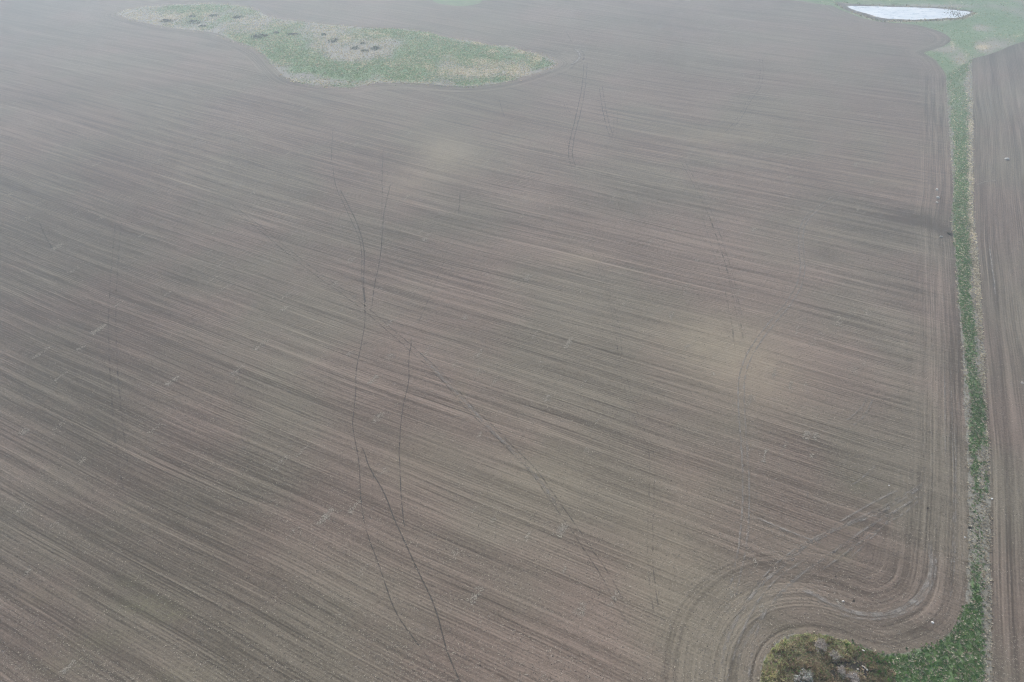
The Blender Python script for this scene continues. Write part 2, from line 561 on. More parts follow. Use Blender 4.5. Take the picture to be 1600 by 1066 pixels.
# ------------------------------------------------------------------ sheets of other ground laid on top
def sheet(name, poly, step, off, mat, attr_fn=None, far_step=None, flat=None, seed=0):
    p = np.asarray(poly)
    x0, y0 = p.min(0); x1, y1 = p.max(0)
    X = np.arange(max(x0, -420), min(x1, 470), step)
    Y = np.arange(max(y0, 20), min(y1, 640), step)
    qx, qy = np.meshgrid(X, Y)
    qx = (qx + ((np.arange(len(Y)) % 2) * step / 2)[:, None]).ravel(); qy = qy.ravel()
    m = inside(qx, qy, p)
    qx, qy = qx[m], qy[m]
    d, _ = seg_dist(qx, qy, p)
    m = d > step * 0.45
    qx, qy = qx[m], qy[m]
    if far_step:
        FX, FY = np.meshgrid(np.arange(x0, x1, far_step), np.arange(y0, y1, far_step))
        FX = FX.ravel(); FY = FY.ravel()
        m = inside(FX, FY, p) & ~((FX > -420) & (FX < 470) & (FY > 20) & (FY < 640))
        qx = np.r_[qx, FX[m]]; qy = np.r_[qy, FY[m]]
    pts = [Vector((a, b)) for a, b in p] + [Vector((a, b)) for a, b in zip(qx, qy)]
    n = len(p)
    vs, es, fs, _, _, _ = delaunay_2d_cdt(pts, [], [list(range(n))], 1, 1e-4)
    V = np.array([(v[0], v[1]) for v in vs])
    F = np.array([f for f in fs if len(f) == 3])
    z = H(V[:, 0], V[:, 1]) + off if flat is None else np.full(len(V), flat)
    a = attr_fn(V[:, 0], V[:, 1]) if attr_fn else None
    return mesh_obj(name, np.c_[V, z], F, mat, "structure", attrs=a)


# east field ---------------------------------------------------------
def east_material():
    nt = NT("east_field_soil")
    pos = nt.pos()
    ang = math.atan2(LANE[1], LANE[0])
    v = nt.map(pos, rot=-ang)
    warp = nt.noise(nt.map(pos, scale=(1, 1, 0)), scale=1 / 60, detail=1)
    sep = nt.n("ShaderNodeSeparateXYZ"); nt.l(v, sep.inputs[0])
    comb = nt.n("ShaderNodeCombineXYZ"); nt.l(sep.outputs[0], comb.inputs[0])
    nt.l(nt.math('ADD', sep.outputs[1], nt.math('MULTIPLY', warp, 3.0)), comb.inputs[1])
    st = rows(nt, comb.outputs[0], (1.7, 2.4, 1.9, 0.8))
    col, speck, grain, t = soil_common(nt, st, nt.attr("tone"))
    nt.bsdf(col, 0.97, nt.math('ADD', nt.math('MULTIPLY', st, 0.5), speck), 0.6, 0.12, spec=0.25, sheen=0.15)
    return nt.m


def east_attr(x, y):
    d, _ = seg_dist(x, y, REs, closed=False)
    d2, _ = seg_dist(x, y, ET, closed=False)
    t = 0.25 * np.exp(-((d - 0.6) / 0.7) ** 2) - 0.22 * np.exp(-((d - 2.6) / 1.2) ** 2) + 0.10 * np.exp(-((d - 5.5) / 1.2) ** 2)
    t -= 0.35 * np.exp(-(d2 / 5.0) ** 2)
    px, py = to_px(x, y)
    t -= 0.10 * (sstep(300, 330, py) - sstep(420, 520, py))
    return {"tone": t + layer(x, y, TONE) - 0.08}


sheet("east_field_ground", ragged(east_poly, 0.18, 1.5, 11), 2.4, 0.02, east_material(), east_attr, far_step=40)


# grass strip --------------------------------------------------------
# y in the photograph -> (green from, green to, how green) across the strip
GREEN = [(60, -.3, 1.0, 1.0), (100, -.2, .9, 1.0), (118, -.1, .8, .9), (135, .0, .65, .7), (160, .0, .8, .65), (200, .05, .75, .7), (260, .12, .7, .85), (300, .05, .72, .8),
         (340, .02, .75, .65), (370, .0, .65, .8), (420, .0, .55, .9), (480, .0, .5, .9), (540, .0, .55, .75), (595, .05, .5, .6), (610, .1, .7, 1.0), (690, .1, .72, 1.0),
         (712, .0, .30, .95), (765, .02, .25, .8), (780, .05, .55, .35), (800, .0, .4, .22), (880, .0, .5, .25), (915, .0, .45, .6), (950, .0, .45, 1.0), (1000, -5, .5, 1.0),
         (1300, -9, .5, 1.0)]
GA = np.array(GREEN)


def strip_props(x, y):
    """green amount, dry straw amount and distance from the right edge"""
    dR, _ = seg_dist(x, y, REs, closed=False)
    px, py = to_px(x, y)
    # nominal width of the strip at this height
    ys = np.array([p[1] for p in left_edge_px[:20]]); xl = np.array([p[0] for p in left_edge_px[:20]])
    yr = np.array([p[1] for p in right_edge_px]); xr = np.array([p[0] for p in right_edge_px])
    L = np.interp(py, ys, xl); R = np.interp(py, yr, xr)
    L = np.where(py > 930, 1512.0, L)
    t = (px - L) / (R - L)
    a = np.interp(py, GA[:, 0], GA[:, 1]); b = np.interp(py, GA[:, 0], GA[:, 2]); s = np.interp(py, GA[:, 0], GA[:, 3])
    n = (fbm(x / 1.6, y / 3.2, 3) - 0.5) * 0.35
    g = sstep(a - 0.10, a + 0.06, t + n) * (1 - sstep(b - 0.1, b + 0.12, t + n)) * s
    # patches of green in the bare length
    for cx, cy, rx, ry in ((1521, 775, 5, 4), (1534, 775, 4, 5), (1534, 757, 4, 6), (1529, 735, 5, 3), (1534, 702, 4, 7), (1527, 985, 4, 22), (1528, 955, 3, 8), (1533, 1005, 4, 8)):
        g = np.maximum(g, np.exp(-(((px - cx) / rx) ** 2 + ((py - cy) / ry) ** 2)))
    straw = sstep(0.6, 0.8, t) * (1 - sstep(0.92, 1.02, t)) * (0.3 + 0.55 * sstep(120, 200, py) * (1 - sstep(690, 800, py))) * (0.4 + 1.1 * fbm(x / 2.2, y / 7, 66))
    # pale streak of old grass on the left side of the upper length
    straw = np.maximum(straw, 0.5 * np.exp(-((t - 0.17) / 0.05) ** 2) * sstep(110, 150, py) * (1 - sstep(290, 320, py)))
    wedge = (py > 935) & (px < 1512)
    return g, straw, dR, t, px, py, wedge


def grass_material(name, base_pale, base_dark, green_a, green_b, straw_c):
    nt = NT(name)
    pos = nt.pos()
    n1 = nt.noise(pos, scale=1.3, detail=4, rough=0.7)
    n2 = nt.noise(nt.map(pos, loc=(8, 8, 8)), scale=0.22, detail=4, rough=0.65)
    n3 = nt.noise(nt.map(pos, loc=(18, 3, 8)), scale=3.2, detail=3, rough=0.7)
    soil = nt.mix(nt.rng(n1, 0.3, 0.7), base_dark, base_pale)
    green = nt.mix(nt.rng(n2, 0.3, 0.7), green_a, green_b)
    g = nt.math('ADD', nt.attr("green"), nt.math('MULTIPLY', nt.math('SUBTRACT', n1, 0.5), 1.3))
    g = nt.rng(g, 0.25, 0.75)
    s = nt.math('ADD', nt.attr("straw"), nt.math('MULTIPLY', nt.math('SUBTRACT', n3, 0.5), 1.6))
    s = nt.rng(s, 0.4, 0.8)
    col = nt.mix(g, soil, green)
    col = nt.mix(s, col, straw_c)
    col = nt.mix(nt.math('MULTIPLY', nt.attr("dark"), 0.85, clamp=True), col, (0.045, 0.042, 0.035))
    fl = nt.rng(n3, 0.2, 0.8, 0.85, 1.35)
    col = nt.scale_col(col, fl)
    nt.bsdf(col, 0.95, nt.math('ADD', n1, n3), 0.6, 0.15, spec=0.2, sheen=0.25)
    return nt.m


M_STRIP = grass_material("strip_grass_ground", (0.245, 0.232, 0.195), (0.135, 0.130, 0.105), (0.080, 0.150, 0.055), (0.130, 0.195, 0.080), (0.43, 0.39, 0.33))


def strip_attr(x, y):
    g, s, dR, t, px, py, w = strip_props(x, y)
    dL, _ = seg_dist(x, y, LEs, closed=False)
    # ragged grey-green shoulder in the corner by the slough
    g = g * (0.35 + 0.65 * sstep(0.1, 0.9, dL))
    g = np.where(w, g * sstep(0.2, 0.45, fbm(x / 3, y / 3, 21) + 0.15), g)
    g = np.where((py > 880) & (t > 0) & (t < .6), g * sstep(0.6, 0.3, t) + 0.1, g)
    dark = 0.35 * np.exp(-((t - 0.62) / 0.09) ** 2) * sstep(0.45, 0.6, fbm(x / 1.5, y / 4, 31)) + 0.9 * np.exp(-(((px - 1515) / 4) ** 2 + ((py - 827) / 4) ** 2))
    s = np.where(w, .25 * sstep(.45, .7, fbm(x / 1.2, y / 1.2, 23)), s)
    return {"green": g, "straw": s * 0.65, "dark": dark}


sheet("grass_strip_ground", ragged(strip_poly, 0.5, 1.0, 5), 1.0, 0.035, M_STRIP, strip_attr, far_step=12)

# pasture round the pond ---------------------------------------------
M_PAST = grass_material("pasture_ground", (0.29, 0.27, 0.21), (0.18, 0.17, 0.13), (0.075, 0.165, 0.055), (0.145, 0.220, 0.085), (0.50, 0.42, 0.28))


def past_attr(x, y):
    px, py = to_px(x, y)
    g = 0.62 + (fbm(x / 14, y / 22, 41) - 0.5) * 0.9
    s = 0.12 + (fbm(x / 9, y / 14, 44) - 0.5) * 0.7

    def b(cx, cy, rx, ry):
        return np.exp(-(((px - cx) / rx) ** 2 + ((py - cy) / ry) ** 2))
    g = g + 0.9 * b(1508, 45, 12, 26) + 0.6 * b(1540, 25, 40, 8) + 0.6 * b(1490, 40, 24, 5) - 0.6 * b(1540, 75, 16, 8) - 0.5 * b(1530, 42, 12, 5) - 0.6 * b(1450, 8, 90, 3)
    g = g - 0.7 * b(1484, 78, 12, 7) - 0.55 * b(1500, 88, 5, 14) + 0.5 * b(1475, 100, 8, 8)- 0.9 * b(1465, 78, 14, 3)
    s = s + 0.75 * b(1535, 76, 16, 6) + 0.5 * b(1590, 58, 20, 5) + 0.45 * b(1530, 42, 12, 4) + 0.5 * b(1488, 70, 5, 8) + 0.5 * b(1507, 95, 4, 16)
    d, _ = seg_dist(x, y, mud_poly)
    s = s + 0.55 * np.exp(-(d / 3.0) ** 2) * (py > 18)
    dk = 0.3 * b(1450, 9, 90, 2)
    return {"green": g, "straw": s, "dark": dk}


sheet("pasture_ground", ragged(pasture_poly, 0.9, 4, 6), 2.4, 0.05, M_PAST, past_attr)


# the meadow in the far hollow ----------------------------------------
M_MEAD = grass_material("meadow_ground", (0.30, 0.275, 0.225), (0.17, 0.165, 0.145), (0.095, 0.200, 0.070), (0.20, 0.28, 0.11), (0.52, 0.45, 0.31))


def mead_attr(x, y):
    px, py = to_px(x, y)

    def b(cx, cy, rx, ry, a):
        return a * np.exp(-(((px - cx) / rx) ** 2 + ((py - cy) / ry) ** 2))
    n = fbm(x / 11, y / 20, 51) - 0.5
    g = 0.50 + n * 1.1
    g += b(390, 66, 50, 8, .35) + b(450, 90, 40, 14, .6) + b(500, 108, 60, 12, .5) + b(545, 120, 40, 9, .5) + b(620, 112, 40, 12, .6) + b(640, 52, 80, 6, .5)
    g += b(700, 85, 50, 14, .4) + b(790, 85, 40, 6, .4) + b(800, 118, 50, 6, .3) + b(840, 95, 20, 6, .3)
    g += b(520, 68, 60, 14, -.5) + b(545, 90, 40, 14, -.7) + b(590, 85, 30, 12, -.5) + b(440, 40, 60, 7, -.25) + b(290, 30, 50, 10, -.2) + b(720, 100, 30, 8, -.2) + b(470, 124, 40, 6, -.6) + b(530, 131, 50, 4, -.5) + b(585, 118, 20, 12, -.6) + b(230, 28, 30, 8, -.5) + b(290, 6, 110, 6, -.25) + b(200, 18, 20, 12, -.3) + b(330, 12, 90, 8, .35)
    s = 0.22 + (fbm(x / 6, y / 12, 55) - 0.5) * 0.8
    s += b(545, 62, 40, 10, .35) + b(560, 88, 20, 10, .2) + b(720, 108, 50, 8, .45) + b(745, 92, 30, 5, .5) + b(800, 100, 50, 10, .35) + b(640, 98, 20, 8, .25) + b(588, 55, 10, 2, .9)
    s += b(663, 54, 9, 2, .7) + b(687, 61, 10, 2, .7) + b(745, 65, 8, 2, .8) + b(770, 76, 10, 2.5, .9) + b(810, 76, 12, 4, .7) + b(840, 86, 7, 3, .9) + b(430, 45, 60, 5, .2)
    s += b(500, 132, 60, 3, .25) + b(545, 122, 40, 8, -.5) + b(470, 118, 40, 8, -.4)+ b(280, 26, 50, 6, .25)
    d, _ = seg_dist(x, y, meadow_poly)
    e = np.exp(-(d / 2.0) ** 2)
    g = g - 0.35 * e; s = s + 0.1 * e
    dk = b(755, 99, 16, 3.5, .5) + b(700, 126, 26, 4, .4) + b(560, 76, 30, 4, .2) + b(600, 95, 14, 8, .25)
    return {"green": g, "straw": s, "dark": dk}


sheet("meadow_ground", ragged(meadow_poly, 1.3, 3, 8), 2.0, 0.05, M_MEAD, mead_attr)
sheet("far_meadow_ground", ragged(patch2_poly, 1.3, 4, 9), 4.0, 0.05, M_MEAD,
      lambda x, y: {"green": 0.55 + 0.7 * (fbm(x / 6, y / 12, 71) - .3), "straw": 0.15 + 0 * x, "dark": 0.35 + 0 * x})

# pond ------------------------------------------------------------------
nt = NT("pond_mud")
n1 = nt.noise(nt.pos(), scale=0.6, detail=4, rough=0.7)
n2 = nt.noise(nt.pos(), scale=0.15, detail=4, rough=0.7)
c = nt.mix(nt.rng(n1, 0.35, 0.65), (0.055, 0.048, 0.040), (0.13, 0.115, 0.10))
c = nt.mix(nt.rng(n2, 0.52, 0.66), c, (0.33, 0.28, 0.21))
nt.bsdf(c, 0.7, n1, 0.5, 0.1, spec=0.4)
sheet("pond_mud", ragged(mud_poly, 0.8, 1.5, 13), 3.0, 0.085, nt.m)

nt = NT("pale_water")
pos = nt.pos()
n1 = nt.noise(nt.map(pos, scale=(0.5, 1, 1)), scale=0.5, detail=5, rough=0.7)
n2 = nt.noise(pos, scale=0.08, detail=4, rough=0.6)
c = nt.mix(nt.rng(n2, 0.35, 0.65), (0.70, 0.77, 0.83), (0.84, 0.88, 0.91))
c = nt.mix(nt.rng(n1, 0.46, 0.36), c, (0.34, 0.46, 0.56))
nt.bsdf(c, 0.22, n1, 0.25, 0.05, spec=0.5)
sheet("pond_water", ragged(pond_poly, 0.5, 1.2, 14), 3.0, 0, nt.m, flat=-0.7 + 0.12)

# slough in the near corner --------------------------------------------
nt = NT("slough_ground")
pos = nt.pos()
n1 = nt.noise(pos, scale=0.9, detail=5, rough=0.75)
n2 = nt.noise(nt.map(pos, loc=(4, 4, 4)), scale=0.22, detail=4, rough=0.6)
n3 = nt.noise(nt.map(pos, loc=(14, 4, 4)), scale=2.8, detail=3, rough=0.7)
c = nt.mix(nt.rng(n2, 0.35, 0.65), (0.21, 0.175, 0.11), (0.20, 0.20, 0.11))
c = nt.mix(nt.rng(n1, 0.5, 0.75), c, (0.27, 0.22, 0.15))
c = nt.mix(nt.rng(nt.math('ADD', nt.attr("rim"), nt.math('MULTIPLY', nt.math('SUBTRACT', n1, .5), 1.0)), 0.3, 0.8), c, nt.mix(nt.rng(n3, .4, .6), (0.24, 0.24, 0.13), (0.31, 0.28, 0.18)))
c = nt.mix(nt.rng(nt.math('ADD', nt.attr("pale"), nt.math('MULTIPLY', nt.math('SUBTRACT', n3, .5), 1.2)), 0.35, 0.8), c, (0.30, 0.25, 0.21))
c = nt.mix(nt.rng(nt.math('ADD', nt.attr("green"), nt.math('MULTIPLY', nt.math('SUBTRACT', n1, .5), 1.2)), 0.3, 0.8), c, (0.065, 0.115, 0.050))
c = nt.mix(nt.rng(nt.math('ADD', nt.attr("wet"), nt.math('MULTIPLY', nt.math('SUBTRACT', n1, .5), 1.0)), 0.35, 0.85), c, (0.040, 0.036, 0.030))
nt.bsdf(c, 0.9, nt.math('ADD', n1, n3), 0.9, 0.3, spec=0.2)
M_SL = nt.m


def slough_attr(x, y):
    px, py = to_px(x, y)
    d, _ = seg_dist(x, y, slough_poly)

    def b(cx, cy, rx, ry, a=1.0):
        return a * np.exp(-(((px - cx) / rx) ** 2 + ((py - cy) / ry) ** 2))
    rim = np.exp(-(d / 2.4) ** 2) * 1.0 * (px < 1330)
    pale = b(1225, 1016, 18, 10, .55) + b(1207, 1035, 8, 14, .5) + b(1282, 1012, 12, 9, .9) + b(1302, 1028, 10, 6, .8) + b(1312, 1050, 8, 5, .7) + b(1255, 1005, 15, 6, .3) + b(1330, 1062, 16, 8, .6) + b(1195, 1055, 6, 10, .4)
    green = b(1320, 1008, 40, 6, .55) + b(1360, 1030, 26, 12, .7) + b(1385, 1050, 20, 20, .7) + b(1230, 1032, 16, 7, .35) + b(1257, 1057, 22, 8, .3) + b(1290, 1060, 8, 8, .2)
    wet = b(1305, 1043, 18, 6, .9) + b(1335, 1043, 22, 9, .9) + b(1300, 1058, 10, 8, .8) + b(1350, 1058, 16, 9, .8) + b(1262, 1030, 26, 7, .35) + b(1300, 1100, 60, 35, .9) + b(1258, 1064, 9, 3, .5)
    return {"rim": rim, "pale": pale, "green": green, "wet": wet}


sheet("slough_bank", ragged(slough_poly, 0.6, 0.8, 15), 0.7, 0.055, M_SL, slough_attr)
nt = NT("slough_water")
nz = nt.noise(nt.pos(), scale=1.5, detail=3)
nt.bsdf(nt.mix(nz, (0.10, 0.13, 0.16), (0.20, 0.24, 0.28)), 0.12, nz, 0.1, 0.02, spec=0.5)
sheet("slough_water", ragged(smooth_poly(PP([(1249, 1064), (1256, 1061), (1265, 1063), (1272, 1070), (1262, 1082), (1250, 1076)]), 1), 0.1, 0.5, 16), 0.8, 0.10, nt.m)


# ------------------------------------------------------------------ wheel tracks
def track_material(name, ca, cb, lo, hi):
    nt = NT(name)
    pos = nt.pos()
    n1 = nt.noise(pos, scale=0.55, detail=3, rough=0.65)
    n2 = nt.noise(pos, scale=3.0, detail=3, rough=0.7)
    c = nt.mix(nt.rng(n2, .3, .7), ca, cb)
    edge = nt.attr("edge")
    a = nt.math('ADD', nt.attr("force"), nt.math('MULTIPLY', nt.math('SUBTRACT', n1, 0.5), 1.6))
    a = nt.math('ADD', a, nt.math('MULTIPLY', nt.math('SUBTRACT', n2, 0.5), 0.9))
    a = nt.math('MULTIPLY', nt.rng(a, lo, hi), edge, clamp=True)
    nt.bsdf(c, 0.95, n2, 0.4, 0.04, spec=0.3, alpha=a, sheen=0.25)
    return nt.m


M_TD = track_material("pressed_dark_soil", (0.060, 0.051, 0.042), (0.090, 0.077, 0.065), 0.15, 1.20)
M_TP = track_material("pressed_pale_soil", (0.30, 0.275, 0.24), (0.24, 0.22, 0.195), 0.05, 0.95)


def resample(p, step):
    d = np.r_[0, np.cumsum(np.hypot(*np.diff(p, axis=0).T))]
    s = np.arange(0, d[-1], step)
    return np.c_[np.interp(s, d, p[:, 0]), np.interp(s, d, p[:, 1])]


def ribbon(name, pts_px, width, force, mat, offset=0.0, seed=0, z=0.045):
    p = resample(smooth_poly(PP(pts_px), 2, closed=False), 0.9)
    d = np.gradient(p, axis=0)
    nrm = np.stack([-d[:, 1], d[:, 0]], 1) / (np.hypot(d[:, 0], d[:, 1])[:, None] + 1e-9)
    wob = (fbm(np.arange(len(p)) / 9.0, np.full(len(p), seed * 3.1), seed) - 0.5) * 0.35
    c = p + nrm * (offset + wob)[:, None]
    cols = []; edges = []
    for k, e in ((-0.5, 0.0), (-0.22, 1.0), (0.22, 1.0), (0.5, 0.0)):
        cols.append(c + nrm * width * k); edges.append(np.full(len(p), e))
    V = np.concatenate(cols); E = np.concatenate(edges)
    n = len(p)
    F = []
    for k in range(3):
        i = np.arange(n - 1) + k * n
        F.append(np.stack([i, i + 1, i + 1 + n, i + n], 1))
    F = np.concatenate(F)[:, ::-1]
    u = np.linspace(0, 1, n)
    fo = force * np.minimum(1, np.minimum(u, 1 - u) * 12)
    fo = np.tile(fo, 4)
    Z = H(V[:, 0], V[:, 1]) + z
    return mesh_obj(name, np.c_[V, Z], F, mat, "structure", attrs={"edge": E, "force": fo})


def pair(pts, width, force, mat, gauge=1.2, seed=0, z=0.045):
    ribbon("wheel_track", pts, width, force, mat, gauge / 2, seed, z)
    ribbon("wheel_track", pts, width, force, mat, -gauge / 2, seed + 50, z)


T1 = [(518, 238), (523, 290), (540, 325), (558, 362), (566, 390), (565, 440), (572, 492), (565, 539), (557, 573), (554, 637), (550, 667), (560, 708), (564, 790), (574, 834), (587, 868), (601, 908), (618, 959), (638, 989), (665, 1023), (692, 1066), (720, 1110)]
ribbon("wheel_track", T1, 0.30, .7, M_TD, 0, 1)
ribbon("wheel_track", [(527, 288), (545, 322), (563, 360), (570, 395), (569, 425), (568, 455), (573, 490)], 0.45, .7, M_TD, 0, 2, .049)
ribbon("wheel_track", [(560, 690), (569, 706), (577, 733), (601, 770), (618, 817), (638, 858), (658, 902), (678, 942), (695, 1010), (719, 1066), (740, 1110)], 0.34, .85, M_TD, 0, 3, .053)
ribbon("wheel_track", [(643, 520), (643, 539), (638, 559), (639, 600), (631, 630), (626, 664), (623, 708), (626, 767), (631, 817), (638, 858)], 0.32, .68, M_TD, 0, 4, .057)
ribbon("wheel_track", [(612, 280), (600, 330), (597, 367), (594, 407), (584, 451), (581, 485), (572, 497)], 0.42, .65, M_TD, 0, 5, .061)
ribbon("wheel_track", [(599, 230), (597, 270), (597, 310), (596, 350)], 0.5, .5, M_TD, 0, 6, .065)
ribbon("wheel_track", [(584, 700), (583, 740), (581, 800)], 0.4, .3, M_TD, 0, 61, .065)
ribbon("wheel_track", [(700, 385), (690, 420), (660, 490), (648, 520)], 0.4, .38, M_TD, 0, 62, .065)
T3 = [(330, 298), (365, 325), (398, 350), (439, 384), (489, 424), (530, 452), (574, 485), (600, 508), (648, 549), (699, 596), (732, 637), (773, 674), (803, 706), (834, 735), (867, 784), (894, 821), (918, 858), (952, 908), (970, 949), (1004, 990), (1035, 1066)]
pair(T3, 0.36, .52, M_TD, 1.5, 7, .069)
ribbon("wheel_track", [(655, 553), (700, 600), (738, 640), (775, 680), (812, 716), (850, 760), (880, 806)], 0.9, .35, M_TP, 0, 71, .073)
pair([(918, 370), (938, 417), (962, 495), (969, 552), (974, 586), (989, 637), (1002, 671), (1021, 705), (1018, 773), (1015, 841), (1018, 915), (1028, 969), (1040, 1030), (1046, 1066)], 0.34, .36, M_TD, 1.1, 8, .077)
T5 = [(1330, 290), (1296, 314), (1262, 337), (1252, 358), (1251, 384), (1256, 434), (1235, 471), (1208, 502), (1175, 546), (1158, 586), (1158, 637), (1163, 704), (1167, 790), (1160, 858), (1148, 908), (1138, 960)]
pair(T5, 0.50, .45, M_TP, 1.35, 9, .081)
pair([(1060, 240), (1085, 285), (1108, 330), (1128, 385), (1142, 430), (1152, 480), (1163, 530)], 0.45, .36, M_TD, 1.4, 10, .085)
pair([(1100, 330), (1120, 390), (1145, 470), (1158, 560)], 0.5, .35, M_TD, 2.6, 11, .089)
pair([(915, 92), (913, 135), (902, 186), (893, 219), (890, 246), (902, 272)], 0.55, .6, M_TD, 1.6, 12, .045)
pair([(938, 130), (947, 189), (958, 219)], 0.5, .5, M_TD, 1.5, 13, .045)
pair([(962, 170), (962, 200), (958, 222)], 0.5, .35, M_TD, 1.5, 14, .05)
pair([(1188, 86), (1191, 111), (1188, 135), (1171, 155), (1154, 189), (1127, 216)], 0.5, .42, M_TD, 1.5, 15, .045)
pair([(187, 330), (178, 420), (174, 500), (178, 600), (189, 700), (197, 755), (212, 800)], 0.45, .42, M_TD, 1.8, 16, .045)
ribbon("wheel_track", [(60, 345), (72, 372), (85, 395)], 0.5, .6, M_TD, 0, 17)
pair([(368, 560), (374, 640), (388, 720), (414, 810)], 0.4, .28, M_TD, 1.2, 18, .045)
pair([(232, 560), (240, 600), (262, 570)], 0.4, .2, M_TD, 1.2, 19, .05)
ribbon("wheel_track", [(885, 50), (893, 66)], 0.6, .6, M_TD, 0, 20)
pair([(883, 160), (886, 175), (895, 178)], 0.5, .4, M_TD, 1.2, 21, .05)
ribbon("wheel_track", [(780, 155), (785, 175), (790, 185)], 0.6, .5, M_TD, 0, 22, .05)
ribbon("wheel_track", [(719, 300), (717, 330), (714, 345)], 0.5, .5, M_TD, 0, 23, .05)
ribbon("wheel_track", [(520, 200), (517, 262)], 0.5, .45, M_TD, 0, 24, .05)
# sweeping turn marks of the machinery in the near right corner
for k, (pts, wd, f, mt) in enumerate([
    ([(1450, 752), (1420, 775), (1375, 802), (1320, 822), (1265, 848), (1215, 890), (1165, 940), (1135, 1000), (1122, 1066)], .8, .36, M_TP),
    ([(1452, 762), (1415, 790), (1370, 815), (1330, 842), (1290, 870), (1240, 905), (1195, 955), (1160, 1010), (1145, 1066)], .7, .34, M_TP),
    ([(1425, 762), (1385, 790), (1350, 810), (1290, 838), (1230, 872), (1180, 915), (1145, 970)], .5, .3, M_TD),
    ([(1410, 762), (1365, 785), (1340, 800), (1300, 822)], .5, .45, M_TP),
    ([(1455, 748), (1422, 768), (1380, 793), (1330, 815), (1280, 835), (1225, 870), (1180, 915)], .5, .32, M_TP),
    ([(1448, 770), (1420, 798), (1380, 822), (1340, 850), (1300, 880), (1262, 905)], .5, .32, M_TP),
    ([(1436, 775), (1405, 802), (1365, 826), (1320, 852), (1275, 880), (1225, 915), (1190, 950)], .4, .26, M_TD),
    ([(1400, 800), (1380, 822), (1352, 850), (1325, 875)], .4, .3, M_TP),
    ([(1360, 830), (1335, 855), (1300, 885), (1270, 900)], .4, .3, M_TD),
    ([(1260, 875), (1215, 900), (1175, 950), (1150, 1010), (1135, 1066)], .5, .38, M_TP),
    ([(1240, 905), (1205, 940), (1180, 990), (1168, 1066)], .5, .38, M_TP),
    ([(1390, 790), (1370, 812), (1345, 838), (1310, 862)], .6, .4, M_TD),
    ([(1180, 812), (1220, 830), (1260, 845), (1300, 862), (1325, 872), (1350, 880)], .4, .35, M_TD),
    ([(1175, 806), (1220, 826), (1262, 842), (1290, 852)], .5, .45, M_TP),
    ([(1450, 840), (1456, 880), (1452, 905), (1435, 935), (1405, 955), (1370, 962), (1335, 958), (1300, 945), (1265, 925), (1230, 915)], 1.1, .5, M_TP),
    ([(1462, 860), (1462, 900), (1445, 935), (1412, 960), (1370, 970), (1330, 966), (1290, 952)], .6, .4, M_TP),
    ([(1448, 870), (1446, 898), (1425, 930), (1395, 948), (1355, 950)], .5, .22, M_TD),
    ([(1491, 640), (1493, 720), (1493, 800), (1492, 860), (1488, 920), (1478, 965)], .4, .32, M_TP),
    ([(1484, 560), (1488, 640), (1489, 720), (1490, 800), (1488, 860), (1483, 920)], .35, .3, M_TP),
    ([(1475, 560), (1476, 660), (1478, 740)], .4, .35, M_TP),
    ([(1440, 640), (1443, 700), (1443, 752)], .4, .35, M_TD),
    ([(1415, 520), (1421, 590), (1420, 640)], .4, .3, M_TD),
    ([(1320, 660), (1345, 640), (1358, 615)], .5, .4, M_TP), ([(1330, 668), (1352, 650), (1364, 622)], .5, .35, M_TP),
    ([(1525, 290), (1540, 284), (1560, 283)], .6, .7, M_TP),
    ([(1464, 75), (1440, 83)], .5, .3, M_TP),
    ([(1545, 380), (1552, 430), (1556, 470)], .5, .6, M_TP),
    ([(890, 102), (902, 96), (907, 88), (903, 80), (893, 76)], 1.6, .7, M_TP),
    ([(878, 106), (908, 98), (915, 87), (905, 76)], 1.0, .5, M_TD),
    ([(1330, 760), (1362, 735), (1372, 722)], .5, .35, M_TP), ([(1260, 780), (1262, 760)], .5, .3, M_TP),
]):
    ribbon("turn_track", pts, wd, f, mt, 0, 100 + k, .093 + .004 * k)


# ------------------------------------------------------------------ loose stuff: clods, straw, tufts
def tinted(name, rough=0.9, lo=0.8, hi=1.2, sc=6.0, through=0.0):
    nt = NT(name)
    a = nt.attr("tint", vec=True)
    n = nt.noise(nt.pos(), scale=sc, detail=2)
    c = nt.scale_col(a, nt.rng(n, 0.3, 0.7, lo, hi))
    b = nt.bsdf(c, rough, spec=0.15)
    if through:
        tr = nt.n("ShaderNodeBsdfTranslucent"); nt.setin(tr.inputs["Color"], c)
        mx = nt.n("ShaderNodeMixShader"); mx.inputs[0].default_value = through
        nt.l(b.outputs[0], mx.inputs[1]); nt.l(tr.outputs[0], mx.inputs[2])
        nt.l(mx.outputs[0], nt.out.inputs["Surface"])
    return nt.m


M_TINT = tinted("loose_matter")
M_LEAF = tinted("grass_blade", lo=1.15, hi=1.6, through=0.5)
OCT_V = np.array([(1, 0, 0), (0, 1, 0), (-1, 0, 0), (0, -1, 0), (0, 0, 1)], float)
OCT_F = np.array([(0, 1, 4), (1, 2, 4), (2, 3, 4), (3, 0, 4)])


def view_points(n, ymax_m, poly_out=None):
    """random ground points inside what the photograph can see, densest near"""
    py = 1100 - (1100 - 120) * rng.random(n) ** 1.25
    px = -60 + 1720 * rng.random(n)
    dy = (533 - py) / FPX
    t = -CAM_H / (-SP + dy * CP)
    return (px - 800) / FPX * t, (CP + dy * SP) * t


